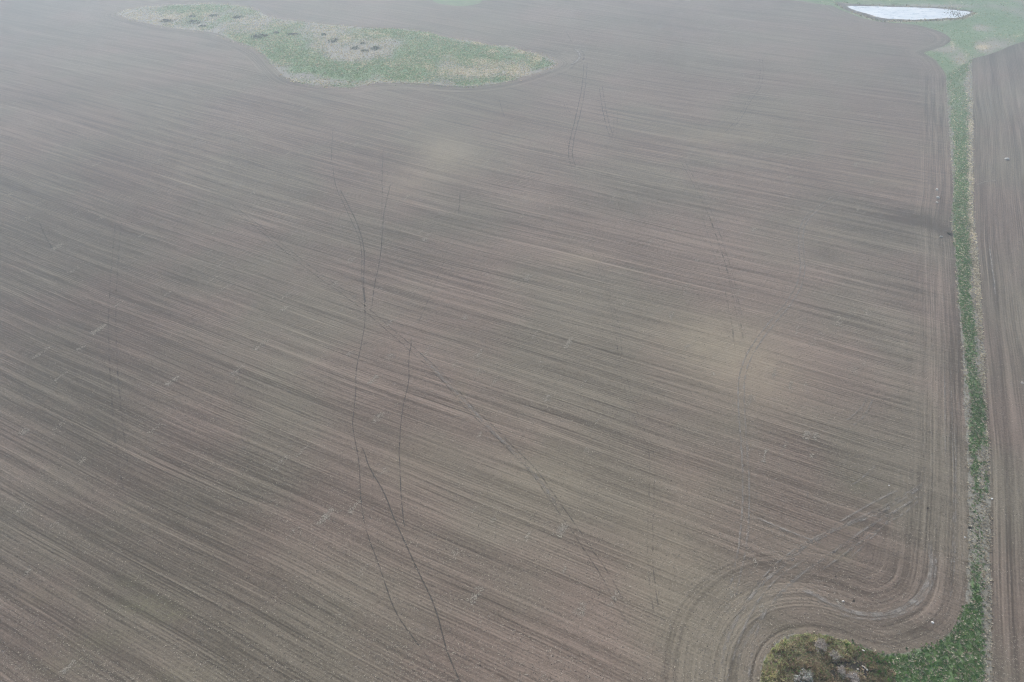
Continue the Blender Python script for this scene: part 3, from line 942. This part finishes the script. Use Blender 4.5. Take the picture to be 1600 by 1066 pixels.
def clods(name, x, y, size, tint):
    n = len(x)
    ang = rng.random(n) * 6.28
    c, s = np.cos(ang)[:, None], np.sin(ang)[:, None]
    jit = 0.6 + 0.8 * rng.random((n, 5))
    V = np.empty((n, 5, 3))
    V[..., 0] = (OCT_V[:, 0] * c - OCT_V[:, 1] * s) * jit
    V[..., 1] = (OCT_V[:, 0] * s + OCT_V[:, 1] * c) * jit
    V[..., 2] = OCT_V[:, 2] * 0.75 * jit
    V *= size[:, None, None]
    V[..., 0] += x[:, None]; V[..., 1] += y[:, None]; V[..., 2] += H(x, y)[:, None] - 0.01
    F = (OCT_F[None] + (np.arange(n) * 5)[:, None, None]).reshape(-1, 3)
    return mesh_obj(name, V.reshape(-1, 3), F, M_TINT, "stuff", smooth=False, face_col=np.repeat(tint, 4, 0))


def not_field(x, y):
    return inside(x, y, strip_poly) | inside(x, y, pasture_poly) | inside(x, y, meadow_poly) | inside(x, y, slough_poly)


x, y = view_points(95000, 400)
m = ~not_field(x, y); x, y = x[m], y[m]
b = rng.random(len(x))[:, None]
tint = (1 - b) * np.array([.10, .087, .076]) + b * np.array([.26, .235, .205])
clods("soil_clods", x, y, 0.04 + 0.10 * rng.random(len(x)) ** 2.5, tint)


def flakes(name, x, y, ang, ln, wd, tint, lift=0.05):
    n = len(x)
    dx, dy = np.cos(ang) * ln / 2, np.sin(ang) * ln / 2
    ex, ey = -np.sin(ang) * wd / 2, np.cos(ang) * wd / 2
    z = H(x, y) + lift + rng.random(n) * 0.05
    tl = (rng.random(n) - .5) * ln * 0.35
    V = np.empty((n, 4, 3))
    for k, (a, b_, c) in enumerate(((-1, -1, -1), (1, -1, 1), (1, 1, 1), (-1, 1, -1))):
        V[:, k, 0] = x + a * dx + b_ * ex; V[:, k, 1] = y + a * dy + b_ * ey; V[:, k, 2] = z + c * tl * .5
    F = np.arange(n * 4).reshape(n, 4)
    return mesh_obj(name, V.reshape(-1, 3), F, M_TINT, "stuff", smooth=False, face_col=tint)


x, y = view_points(60000, 400)
dens = fbm((x * ROW[0] + y * ROW[1]) / 40, (-x * ROW[1] + y * ROW[0]) / 1.5, 77)
m = ~not_field(x, y) & (rng.random(len(x)) < sstep(0.35, 0.75, dens) + 0.12)
x, y = x[m], y[m]
tint = np.array([.40, .365, .30]) * (0.6 + 0.6 * rng.random(len(x)))[:, None]
flakes("straw_litter", x, y, rng.random(len(x)) * 6.28, 0.12 + .22 * rng.random(len(x)), 0.03 + .05 * rng.random(len(x)), tint)

TICKS = [(665, 374), (550, 407), (596, 450), (824, 434), (1016, 377), (908, 455), (1050, 492), (837, 522), (888, 536), (749, 552), (712, 569), (746, 583), (773, 596),
         (846, 566), (854, 623), (935, 654), (1002, 542), (911, 600), (608, 559), (584, 593), (608, 505), (118, 421), (37, 423), (344, 414), (186, 475), (155, 515),
         (408, 539), (37, 674), (445, 482), (331, 438), (128, 720), (34, 794), (86, 819), (456, 834), (108, 1043), (556, 229), (637, 308), (547, 407), (651, 227),
         (747, 240), (761, 252), (795, 242), (781, 267), (795, 270), (826, 270), (835, 225), (774, 204), (664, 371), (1013, 192), (960, 51), (859, 326), (557, 226),
         (638, 307), (641, 165), (1165, 223), (1198, 223), (1235, 277), (1374, 182), (1310, 162), (1154, 455), (1310, 417), (1246, 515), (1354, 488), (1310, 502),
         (1273, 536), (1235, 603), (1256, 600), (1171, 627), (1090, 407), (1073, 542), (1350, 569), (712, 865), (824, 838), (960, 935), (240, 600), (270, 595),
         (475, 170), (400, 205), (250, 250), (160, 340), (1100, 90), (1180, 120), (1350, 190), (700, 155), (910, 160), (1000, 110), (560, 185), (450, 240)]
fx = []; fy = []; fa = []; fl = []
for i in range(110):
    TICKS.append((random.uniform(10, 1400), 60 + 900 * random.random() ** 1.5))
for (a, b_) in TICKS:
    c = P(a, b_)
    if not_field(np.array([c[0]]), np.array([c[1]]))[0]:
        continue
    L = random.uniform(1.5, 5.0); W = random.uniform(.5, 1.5)
    n = int(L * W * random.choice((6, 9, 13, 18)))
    u = (rng.random(n) - .5) * L; v = rng.normal(0, .33, n) * W
    clus = vnoise(u * 1.3 + a, v * 1.5 + b_, 5)
    k = clus > 0.12
    u, v = u[k], v[k]
    fx += list(c[0] + LANE[0] * u + ROW[0] * v); fy += list(c[1] + LANE[1] * u + ROW[1] * v)
    fa += list(math.atan2(LANE[1], LANE[0]) + rng.normal(0, 1.2, len(u)))
    fl += list(0.15 + .3 * rng.random(len(u)))
fx, fy, fa, fl = map(np.array, (fx, fy, fa, fl))
flakes("straw_windrows", fx, fy, fa, fl, 0.07 + .10 * rng.random(len(fx)), np.array([.30, .275, .23]) * (0.75 + 0.4 * rng.random(len(fx)))[:, None], 0.06)


def tufts(name, x, y, h, r, tint, blades=6, off=0.04):
    """clumps of leaning blades, one joined mesh"""
    n = len(x)
    K = blades
    ang = rng.random((n, K)) * 6.28
    lean = (0.35 + 0.9 * rng.random((n, K))) * r[:, None]
    hh = h[:, None] * (0.55 + 0.6 * rng.random((n, K)))
    w = r[:, None] * (0.28 + 0.25 * rng.random((n, K)))
    z0 = (H(x, y) + off)[:, None]
    bx = x[:, None] + np.cos(ang) * r[:, None] * 0.25; by = y[:, None] + np.sin(ang) * r[:, None] * 0.25
    V = np.empty((n, K, 3, 3))
    V[:, :, 0, 0] = bx - np.sin(ang) * w; V[:, :, 0, 1] = by + np.cos(ang) * w; V[:, :, 0, 2] = z0
    V[:, :, 1, 0] = bx + np.sin(ang) * w; V[:, :, 1, 1] = by - np.cos(ang) * w; V[:, :, 1, 2] = z0
    V[:, :, 2, 0] = bx + np.cos(ang) * lean; V[:, :, 2, 1] = by + np.sin(ang) * lean; V[:, :, 2, 2] = z0 + hh
    F = np.arange(n * K * 3).reshape(-1, 3)
    tc = np.repeat(tint, K, 0) * (0.8 + 0.4 * rng.random((n * K, 1)))
    return mesh_obj(name, V.reshape(-1, 3), F, M_LEAF, "stuff", smooth=False, face_col=tc)


def in_poly(poly, n):
    p = np.asarray(poly); x0, y0 = p.min(0); x1, y1 = p.max(0)
    x0 = max(x0, -420); x1 = min(x1, 470); y0 = max(y0, 25); y1 = min(y1, 640)
    X = np.empty(0); Y = np.empty(0)
    while len(X) < n:
        a = x0 + (x1 - x0) * rng.random(n * 2); b_ = y0 + (y1 - y0) * rng.random(n * 2)
        m = inside(a, b_, p)
        X = np.r_[X, a[m]]; Y = np.r_[Y, b_[m]]
    return X[:n], Y[:n]


def pick(n, *cw):
    """choose a tint per tuft from (colour, weight array)"""
    W = np.stack([np.clip(w, 1e-4, None) * np.ones(n) for _, w in cw], 1)
    C = np.cumsum(W / W.sum(1, keepdims=True), 1)
    r = rng.random(n)
    idx = (r[:, None] > C).sum(1).clip(0, len(cw) - 1)
    cols = np.array([c for c, _ in cw])
    return cols[idx], idx


G1, G2, G3 = (.068, .145, .038), (.120, .190, .062), (.045, .110, .040)
STR, STP, DRY = (.42, .37, .26), (.52, .48, .39), (.28, .24, .18)

# strip
x, y = in_poly(strip_poly, 42000)
x = x + rng.normal(0, .28, len(x)); y = y + rng.normal(0, .28, len(x))
g, s, dR, t, px, py, w = strip_props(x, y)
dL, _ = seg_dist(x, y, LEs, closed=False)
g = np.where(w, g * sstep(0.2, 0.45, fbm(x / 3, y / 3, 21) + 0.15), g)
col, idx = pick(len(x), (G1, g), (G2, g * .6), (G3, g * .4), (STP, s * .5 + .13), ((.38, .35, .28), s * .5 + .20), (DRY, .22 + .35 * s), ((.20, .24, .16), .3 * g))
bare = 1 - np.clip(g + s, 0, 1)
pyk = to_px(x, y)[1]
m = (rng.random(len(x)) > bare * 0.75) & ~inside(x, y, slough_poly) & (rng.random(len(x)) < .22 + .78 * sstep(120, 420, pyk))
x, y, col, idx, s = x[m], y[m], col[m], idx[m], s[m]
hh = np.where(idx < 3, .14, .26) * (0.5 + rng.random(len(x)))
col = col * (1 + .45 * (1 - sstep(250, 650, to_px(x, y)[1])))[:, None] * (.75 + .5 * fbm(x / 2.5, y / 5, 91))[:, None]  # far tufts tinted lighter to offset the shade on their backlit sides
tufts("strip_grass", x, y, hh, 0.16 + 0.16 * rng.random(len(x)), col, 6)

# meadow
x, y = in_poly(meadow_poly, 52000)
x = x + rng.normal(0, 1.2, len(x)); y = y + rng.normal(0, 1.6, len(x))
A = mead_attr(x, y)
g, s = np.clip(A["green"], 0, 1), np.clip(A["straw"], 0, 1)
col, idx = pick(len(x), (G1, g * .6), (G2, g), ((.16, .20, .10), g * .5), (STR, s * .8 + .05), ((.45, .41, .29), s * .5 + .03), (DRY, .12))
m = rng.random(len(x)) < np.clip(g * .8 + s * .9, .08, 1)
x, y, col, idx = x[m], y[m], col[m], idx[m]
tufts("meadow_grass", x, y, np.where(idx < 3, .18, .34) * (.6 + .8 * rng.random(len(x))), 0.28 + .3 * rng.random(len(x)), col * 1.25, 5)

# pasture
x, y = in_poly(pasture_poly, 40000)
m = ~inside(x, y, mud_poly)
x, y = x[m], y[m]
A = past_attr(x, y)
g, s = np.clip(A["green"], 0, 1), np.clip(A["straw"], 0, 1)
col, idx = pick(len(x), (G1, g), (G2, g), (STR, s * .8 + .03), (STP, s * .4 + .02), (DRY, .06))
m = rng.random(len(x)) < np.clip(g * .8 + s * .8, .08, 1)
x, y, col, idx = x[m], y[m], col[m], idx[m]
tufts("pasture_grass", x, y, np.where(idx < 2, .14, .3) * (.6 + .8 * rng.random(len(x))), 0.25 + .3 * rng.random(len(x)), col * 1.25, 5)

# slough sedge
x, y = in_poly(slough_poly, 15000)
A = slough_attr(x, y)
col, idx = pick(len(x), ((.185, .155, .10), .5), ((.17, .125, .09), .45), ((.12, .135, .075), .25 + A["green"]), (G1, A["green"] * .8),
                ((.30, .275, .17), A["rim"] * 1.1 + .05), ((.22, .25, .12), A["rim"] * 1.1), ((.30, .25, .20), A["pale"] * .9 + .03))
m = rng.random(len(x)) > np.clip(A["wet"], 0, 1) * 0.85
x, y, col = x[m], y[m], col[m]
cl = fbm(x / 1.4, y / 1.4, 95)
col = 1.3 * col * (.7 + .9 * cl)[:, None]
tufts("slough_sedge", x, y, (.12 + .5 * sstep(.35, .7, cl)) * (.5 + .9 * rng.random(len(x))), 0.12 + .3 * cl * rng.random(len(x)), col, 6, .06)

# reeds round the pond
q = ragged(mud_poly, 1.0, .25, 61)
q = q[rng.random(len(q)) < .8]
q = q + rng.normal(0, .7, q.shape)
px, py = to_px(q[:, 0], q[:, 1])
q = q[(py > 19) | (rng.random(len(q)) < .25)]
n = len(q)
col, _ = pick(n, (STR, .6), (DRY, .6), ((.17, .2, .1), .3))
tufts("pond_reeds", q[:, 0], q[:, 1], .7 * (.5 + rng.random(n)), .3 + .3 * rng.random(n), col, 6, .07)
# little flecks of reed in the shallow end of the pond
c0 = P(1495, 23); n = 130
x = c0[0] + rng.normal(0, 3.0, n); y = c0[1] + rng.normal(0, 5.0, n)
m = inside(x, y, pond_poly); x, y = x[m], y[m]
tufts("pond_rushes", x, y, np.full(len(x), .5), .18 + .2 * rng.random(len(x)), np.tile(np.array([.10, .09, .07]), (len(x), 1)), 6, .05)


# ------------------------------------------------------------------ single things
def stone(name, px, py, size, label, col=(.62, .60, .57), group=None):
    c = P(px, py)
    bm = bmesh.new()
    bmesh.ops.create_icosphere(bm, subdivisions=2, radius=1.0)
    r = random.Random(int(px * 7 + py))
    ax = (r.uniform(.85, 1.25), r.uniform(.7, 1.0), r.uniform(.5, .7))
    off = [Vector((r.uniform(-1, 1), r.uniform(-1, 1), r.uniform(-1, 1))).normalized() for _ in range(7)]
    cut = [r.uniform(.62, .9) for _ in range(7)]
    for v in bm.verts:
        for o_, k in zip(off, cut):
            d = v.co.dot(o_)
            if d > k:
                v.co -= o_ * (d - k)
        v.co = Vector((v.co.x * ax[0], v.co.y * ax[1], v.co.z * ax[2])) * size
    me = bpy.data.meshes.new(name); bm.to_mesh(me); bm.free()
    o = bpy.data.objects.new(name, me)
    o.location = (c[0], c[1], float(H(*c)) + size * .3)
    o.rotation_euler = (0, 0, r.uniform(0, 6.28))
    COL.objects.link(o)
    nt = NT("stone_" + "face")
    n = nt.noise(nt.pos(), scale=5, detail=4)
    nt.bsdf(nt.mix(nt.rng(n, .3, .7), tuple(k * .75 for k in col), col), .85, n, .4, .05, spec=.3)
    me.materials.append(nt.m)
    return tag(o, label, "stone", group)


stone("field_stone", 1464, 297, .62, "white stone lying in the field beside the strip, farthest of the three in a line", (.8, .79, .76))
stone("field_stone", 1465.5, 309.5, .72, "white stone in the middle of the line of three beside the grass strip", (.8, .78, .74))
stone("field_stone", 1464, 317, .48, "small white stone nearest of the three in a line beside the grass strip", (.72, .70, .67))
stone("field_stone", 1573, 249.5, .85, "broad white stone alone on the field right of the grass strip", (.66, .65, .63))
stone("field_stone", 1597, 599, .45, "pale grey stone at the right edge of the picture on the east field", (.5, .48, .45))
stone("field_stone", 1457, 973.5, .27, "bright white stone in the ploughed corner left of the green wedge", (.8, .79, .76))
stone("field_stone", 1470.5, 370.5, .55, "long pale stone beside the dark damp soil at the strip", (.5, .48, .44))
stone("field_stone", 1508, 840, .2, "little white stone at the left edge of the bare length of strip", (.7, .69, .66))
stone("field_stone", 1389, 759, .2, "little white stone among the turn marks left of the strip", (.7, .69, .66))
stone("field_stone", 1550, 780, .25, "small white stone by the left edge of the east field", (.7, .69, .66))
stone("field_stone", 1349, 1017, .24, "white stone in the green fringe on the upper edge of the slough", (.75, .74, .7))
stone("field_stone", 1309, 1027, .26, "white stone beside the smaller pale bush of the slough", (.8, .79, .76))
stone("field_stone", 1355, 1047, .25, "white stone at the right end of the fallen sticks in the slough", (.8, .79, .76))
stone("field_stone", 1340.5, 1046.5, .2, "small pale stone at the left end of the fallen sticks in the slough", (.6, .58, .55))
stone("field_stone", 1317.5, 940, .2, "pale stone in the pale sweep of turn marks above the slough", (.65, .63, .6))


def soil_lump(px, py, size, label):
    """a heap of dark clods"""
    c = P(px, py); r = random.Random(int(px))
    bm = bmesh.new()
    for i in range(16):
        a, d = r.uniform(0, 6.28), size * min(.8, abs(r.gauss(0, .4)))
        s_ = size * r.uniform(.18, .4)
        mtx = Matrix.Translation((math.cos(a) * d, math.sin(a) * d * .8, max(0.02, .35 * (size - d)))) @ Matrix.Rotation(r.uniform(0, 3), 4, 'X') @ Matrix.Diagonal((s_, s_ * .8, s_ * .7, 1))
        bmesh.ops.create_icosphere(bm, subdivisions=1, radius=1, matrix=mtx)
    me = bpy.data.meshes.new("soil_mound"); bm.to_mesh(me); bm.free()
    o = bpy.data.objects.new("soil_mound", me); o.location = (c[0], c[1], float(H(*c)) + .03)
    COL.objects.link(o); me.materials.append(M_MOUND)
    return tag(o, label, "soil mound")


nt = NT("fresh_dark_earth")
n = nt.noise(nt.pos(), scale=4, detail=3)
nt.bsdf(nt.mix(n, (.050, .043, .036), (.10, .088, .074)), .95, n, .5, .05, spec=.1)
M_MOUND = nt.m
soil_lump(1515.5, 825, .55, "dark earth mound beside a burrow at the left edge of the strip")
soil_lump(1449, 794, .42, "dark earth mound on the ploughed field near the strip's bare length")
soil_lump(1306, 901, .26, "small dark earth mound in the middle of the swirling turn marks")
soil_lump(1334, 939, .34, "low dark earth mound above the pale curved turn marks")
soil_lump(750, 1040, .24, "tiny dark earth mound near the bottom edge between wheel tracks")
soil_lump(1483, 366, 1.0, "big damp black earth mound against the left edge of the strip")
0 and soil_lump(1450, 354, .9, "dark earth mound left of the damp black one beside the strip")
0 and soil_lump(1409, 340, .8, "farthest left dark earth mound in the damp patch by the strip")

# low dark thickets in the meadow
nt = NT("thicket_leaf")
n = nt.noise(nt.pos(), scale=1.2, detail=3)
nt.bsdf(nt.scale_col(nt.attr("tint", vec=True), nt.rng(n, .3, .7, .8, 1.2)), .9, spec=.1)
M_THK = nt.m
nt = NT("dark_twig")
n = nt.noise(nt.pos(), scale=5, detail=2)
nt.bsdf(nt.mix(n, (.05, .04, .035), (.10, .085, .07)), .9)
M_TWIG = nt.m


def stick_mesh(segs, name, mat, sides=4):
    """segs: list of (p0, p1, r0, r1)"""
    V = []; F = []
    for p0, p1, r0, r1 in segs:
        p0 = Vector(p0); p1 = Vector(p1); d = (p1 - p0)
        if d.length < 1e-5:
            continue
        q = d.to_track_quat('Z', 'Y'); b0 = len(V)
        for p, r in ((p0, r0), (p1, r1)):
            for k in range(sides):
                a = 6.2832 * k / sides
                V.append(p + q @ Vector((math.cos(a) * r, math.sin(a) * r, 0)))
        for k in range(sides):
            F.append((b0 + k, b0 + (k + 1) % sides, b0 + sides + (k + 1) % sides, b0 + sides + k))
    me = bpy.data.meshes.new(name)
    me.from_pydata([tuple(v) for v in V], [], F); me.update()
    me.materials.append(mat)
    o = bpy.data.objects.new(name, me)
    if name in ("stems", "twigs"):
        o["kind"] = "stuff"
    return o


def leaf_cloud(name, cx, cy, rx, ry, h, n, size, cols, mat, r):
    V = []; F = []; C = []
    lobes = [(r.uniform(-.7, .7) * rx, r.uniform(-.7, .7) * ry, r.uniform(.35, .6)) for _ in range(9)]
    for i in range(n):
        if r.random() < .7:
            lx, ly, lr = r.choice(lobes)
            a, d = r.uniform(0, 6.28), abs(r.gauss(0, .5)) * lr
            x_, y_ = lx + math.cos(a) * d * rx, ly + math.sin(a) * d * ry
        else:
            a, d = r.uniform(0, 6.28), math.sqrt(r.random())
            x_, y_ = math.cos(a) * d * rx, math.sin(a) * d * ry
        rr = math.hypot(x_ / rx, y_ / ry)
        if rr > 1.15:
            continue
        z_ = h * max(.1, 1 - rr ** 2 * .8) * r.uniform(.35, 1.1)
        p = Vector((cx + x_, cy + y_, z_))
        q = Vector((r.gauss(0, 1), r.gauss(0, 1), r.gauss(.4, .8))).normalized().to_track_quat('Z', 'Y')
        s_ = size * r.uniform(.6, 1.4); k = len(V)
        for vx, vy in ((-1, -.5), (.2, -.6), (1, .1), (0, .7)):
            V.append(tuple(p + q @ Vector((vx * s_, vy * s_, 0))))
        F.append((k, k + 1, k + 2, k + 3))
        c_ = r.choice(cols); f_ = r.uniform(.7, 1.3)
        C.append([u * f_ for u in c_])
    return mesh_obj(name, np.array(V), np.array(F), mat, "stuff", smooth=False, face_col=np.array(C))


THICK = [(261, 33, 12, 2.6, "dark low thicket with a trailing tail at the far left end of the meadow"),
         (303, 35, 13, 3.4, "large dark oval thicket at the left end of the meadow beside the ploughed edge"),
         (316, 41, 7, 1.4, "thin dark strip of thicket just below the large oval thicket at far left"),
         (333, 25, 8, 1.8, "pale green thicket standing behind the large oval thicket near the meadow's far edge"),
         (301, 26, 6, 1.4, "small green thicket between the far edge and the large oval thicket"),
         (405, 57, 14, 4.0, "biggest dark thicket near the ploughed edge where the meadow narrows"),
         (431, 51.5, 5, 1.4, "small dark thicket in the gap between the biggest thicket and a long thin one"),
         (458, 54, 12, 1.9, "long thin dark thicket in the middle of the pale grass"),
         (506, 54.5, 6, 1.7, "small grey green thicket farther than the round one beside pinkish grass"),
         (520, 64, 9, 3.6, "round dark thicket beside the pinkish dry grass"),
         (555, 76, 9, 2.8, "dark thicket at the left of the close pair under the pinkish dry grass"),
         (586, 76, 10, 3.0, "dark thicket at the right of the close pair under the pinkish dry grass"),
         (570, 79.5, 8, 1.8, "thin dark thicket joining the close pair along its near side"),
         (567, 68.5, 5, 1.2, "tiny dark thicket just beyond the close pair in pinkish grass"),
         (372, 27, 9, 2.5, "faint grey thicket at the far edge of the meadow where the pale track bends")]
for i, (a, b_, rx, ry, lab) in enumerate(THICK):
    r = random.Random(300 + i)
    c = P(a, b_)
    ex = abs(P(a + rx, b_)[0] - c[0]); ey = abs(P(a, b_ - ry)[1] - P(a, b_ + ry)[1]) / 2
    root = bpy.data.objects.new("low_thicket", None); COL.objects.link(root)
    root.location = (c[0], c[1], float(H(*c)))
    tag(root, lab, "thicket", "low thickets scattered over the far meadow")
    cols = [(.12, .15, .10), (.16, .19, .12), (.22, .20, .15)] if lab.find("pale green") < 0 and lab.find("green") < 0 else [(.10, .16, .09), (.13, .18, .11), (.11, .13, .10)]
    lf = leaf_cloud("foliage", 0, 0, ex, ey, .7, int(ex * ey * 13) + 50, .30, cols, M_THK, r)
    lf.parent = root
    segs = []
    for k in range(14):
        an, d = r.uniform(0, 6.28), math.sqrt(r.random()) * .85
        bx, by = math.cos(an) * d * ex, math.sin(an) * d * ey
        segs.append(((bx, by, 0), (bx + r.uniform(-.3, .3), by + r.uniform(-.3, .3), r.uniform(.5, 1.0)), .03, .01))
    st = stick_mesh(segs, "stems", M_TWIG, 3); COL.objects.link(st); st.parent = root

# bushes of the near slough
nt = NT("pale_bark")
n = nt.noise(nt.pos(), scale=5, detail=3)
nt.bsdf(nt.mix(nt.rng(n, .3, .7), (.33, .29, .26), (.58, .54, .50)), .9)
M_PALE = nt.m


def bush(px, py, rad, h, label, leafcols, n_leaf, seed, leafy=.10):
    r = random.Random(seed)
    c = P(px, py)
    root = bpy.data.objects.new("bare_bush", None); COL.objects.link(root)
    root.location = (c[0], c[1], float(H(*c)) + .03)
    tag(root, label, "bush")
    stems = []; twigs = []
    for k in range(26):
        a = r.uniform(0, 6.28); le = r.uniform(.25, 1.0) * rad
        p0 = Vector((r.uniform(-.12, .12), r.uniform(-.12, .12), 0))
        p1 = Vector((math.cos(a) * le * .45, math.sin(a) * le * .45, h * r.uniform(.4, .6)))
        p2 = Vector((math.cos(a) * le, math.sin(a) * le, h * r.uniform(.6, 1.0)))
        stems += [(p0, p1, .035, .026), (p1, p2, .026, .014)]
        for j in range(9):
            t_ = r.uniform(.15, 1); b0 = p1.lerp(p2, t_)
            d = Vector((r.gauss(0, 1), r.gauss(0, 1), r.uniform(-.1, .9))).normalized() * r.uniform(.2, .5) * rad * .7
            twigs.append((b0, b0 + d, .016, .006))
            twigs.append((b0 + d * .5, b0 + d * .5 + Vector((r.gauss(0, .12), r.gauss(0, .12), r.uniform(0, .2))), .010, .005))
    s1 = stick_mesh(stems, "stems", M_PALE, 4); COL.objects.link(s1); s1.parent = root
    s2 = stick_mesh(twigs, "twigs", M_PALE, 3); COL.objects.link(s2); s2.parent = root
    lf = leaf_cloud("catkins", 0, 0, rad, rad, h, n_leaf, leafy, leafcols, M_THK, r)
    lf.parent = root
    for v in ():
        pass
    return root


bush(1281, 1012, 1.25, 1.5, "pinkish grey bare bush at the top of the slough, largest of its bushes", [(.46, .36, .30), (.58, .52, .46), (.26, .20, .15), (.72, .68, .6)], 700, 1, .06)
bush(1303, 1028, 1.05, 1.2, "smaller pale grey bare bush between the pinkish bush and the dark wet hollow", [(.42, .41, .34), (.50, .40, .32), (.28, .30, .2)], 460, 2, .075)
bush(1313, 1049, .75, 1.0, "low tan bush leaning over the dark wet hollow of the slough", [(.42, .36, .31), (.33, .27, .22), (.5, .45, .4)], 260, 3, .07)
bush(1331, 1061, 1.15, 1.3, "white twiggy bush at the bottom edge below the fallen sticks", [(.55, .52, .5), (.70, .68, .66), (.26, .24, .2), (.42, .36, .35)], 560, 4, .07)
bush(1258, 1058, 1.3, 1.2, "greenish white bush at the water's edge at the bottom of the slough", [(.16, .2, .12), (.45, .48, .42), (.70, .72, .7), (.24, .27, .18)], 620, 5, .075)
bush(1244, 1062, .7, .9, "small white speckled bush left of the slough's water", [(.3, .34, .24), (.62, .64, .6), (.2, .22, .14)], 240, 6, .07)
bush(1316, 1058, .7, .9, "dull green low bush left of the white twiggy bush", [(.08, .11, .05), (.12, .14, .08), (.3, .3, .22)], 260, 7, .08)

# fallen sticks
nt = NT("bleached_wood")
n = nt.noise(nt.pos(), scale=6, detail=3)
nt.bsdf(nt.mix(n, (.5, .46, .4), (.75, .72, .66)), .85)
M_WOOD = nt.m


def fallen(px0, py0, px1, py1, rad, label):
    a = P(px0, py0); b_ = P(px1, py1); c = (a + b_) / 2
    a3 = Vector((a[0] - c[0], a[1] - c[1], .22)); b3 = Vector((b_[0] - c[0], b_[1] - c[1], .38))
    m_ = a3.lerp(b3, .5) + Vector((.08, .05, .06))
    side = (b3 - a3).cross(Vector((0, 0, 1))) * .22
    o = stick_mesh([(a3, m_, rad, rad * .85), (m_, b3, rad * .85, rad * .5), (m_, m_.lerp(b3, .6) + side, rad * .5, rad * .2)], "fallen_branch", M_WOOD, 7)
    o.location = (c[0], c[1], float(H(*c)))
    COL.objects.link(o)
    return tag(o, label, "branch")


fallen(1346, 1041.5, 1352, 1046.5, .09, "bleached white branch lying over the dark hollow of the slough")
fallen(1308, 1047, 1318, 1054, .08, "pale tan branch lying across the low tan bush")

# ------------------------------------------------------------------ air
me = bpy.data.meshes.new("haze")
bm = bmesh.new()
bmesh.ops.create_cube(bm, size=1.0, matrix=Matrix.Translation((0, 0, (CAM_H + 2 - 5) / 2)) @ Matrix.Diagonal((6000, 6000, CAM_H + 2 + 5, 1)))
bm.to_mesh(me); bm.free()
hz = bpy.data.objects.new("haze", me); COL.objects.link(hz)
hz["kind"] = "stuff"
hm = bpy.data.materials.new("haze_air"); hm.use_nodes = True
t_ = hm.node_tree; t_.nodes.clear()
ho = t_.nodes.new("ShaderNodeOutputMaterial"); pv = t_.nodes.new("ShaderNodeVolumePrincipled")
pv.inputs["Color"].default_value = (0.74, 0.87, 1.0, 1)
pv.inputs["Density"].default_value = HAZE_DENSITY
pv.inputs["Anisotropy"].default_value = 0.72
t_.links.new(pv.outputs[0], ho.inputs["Volume"])
me.materials.append(hm)
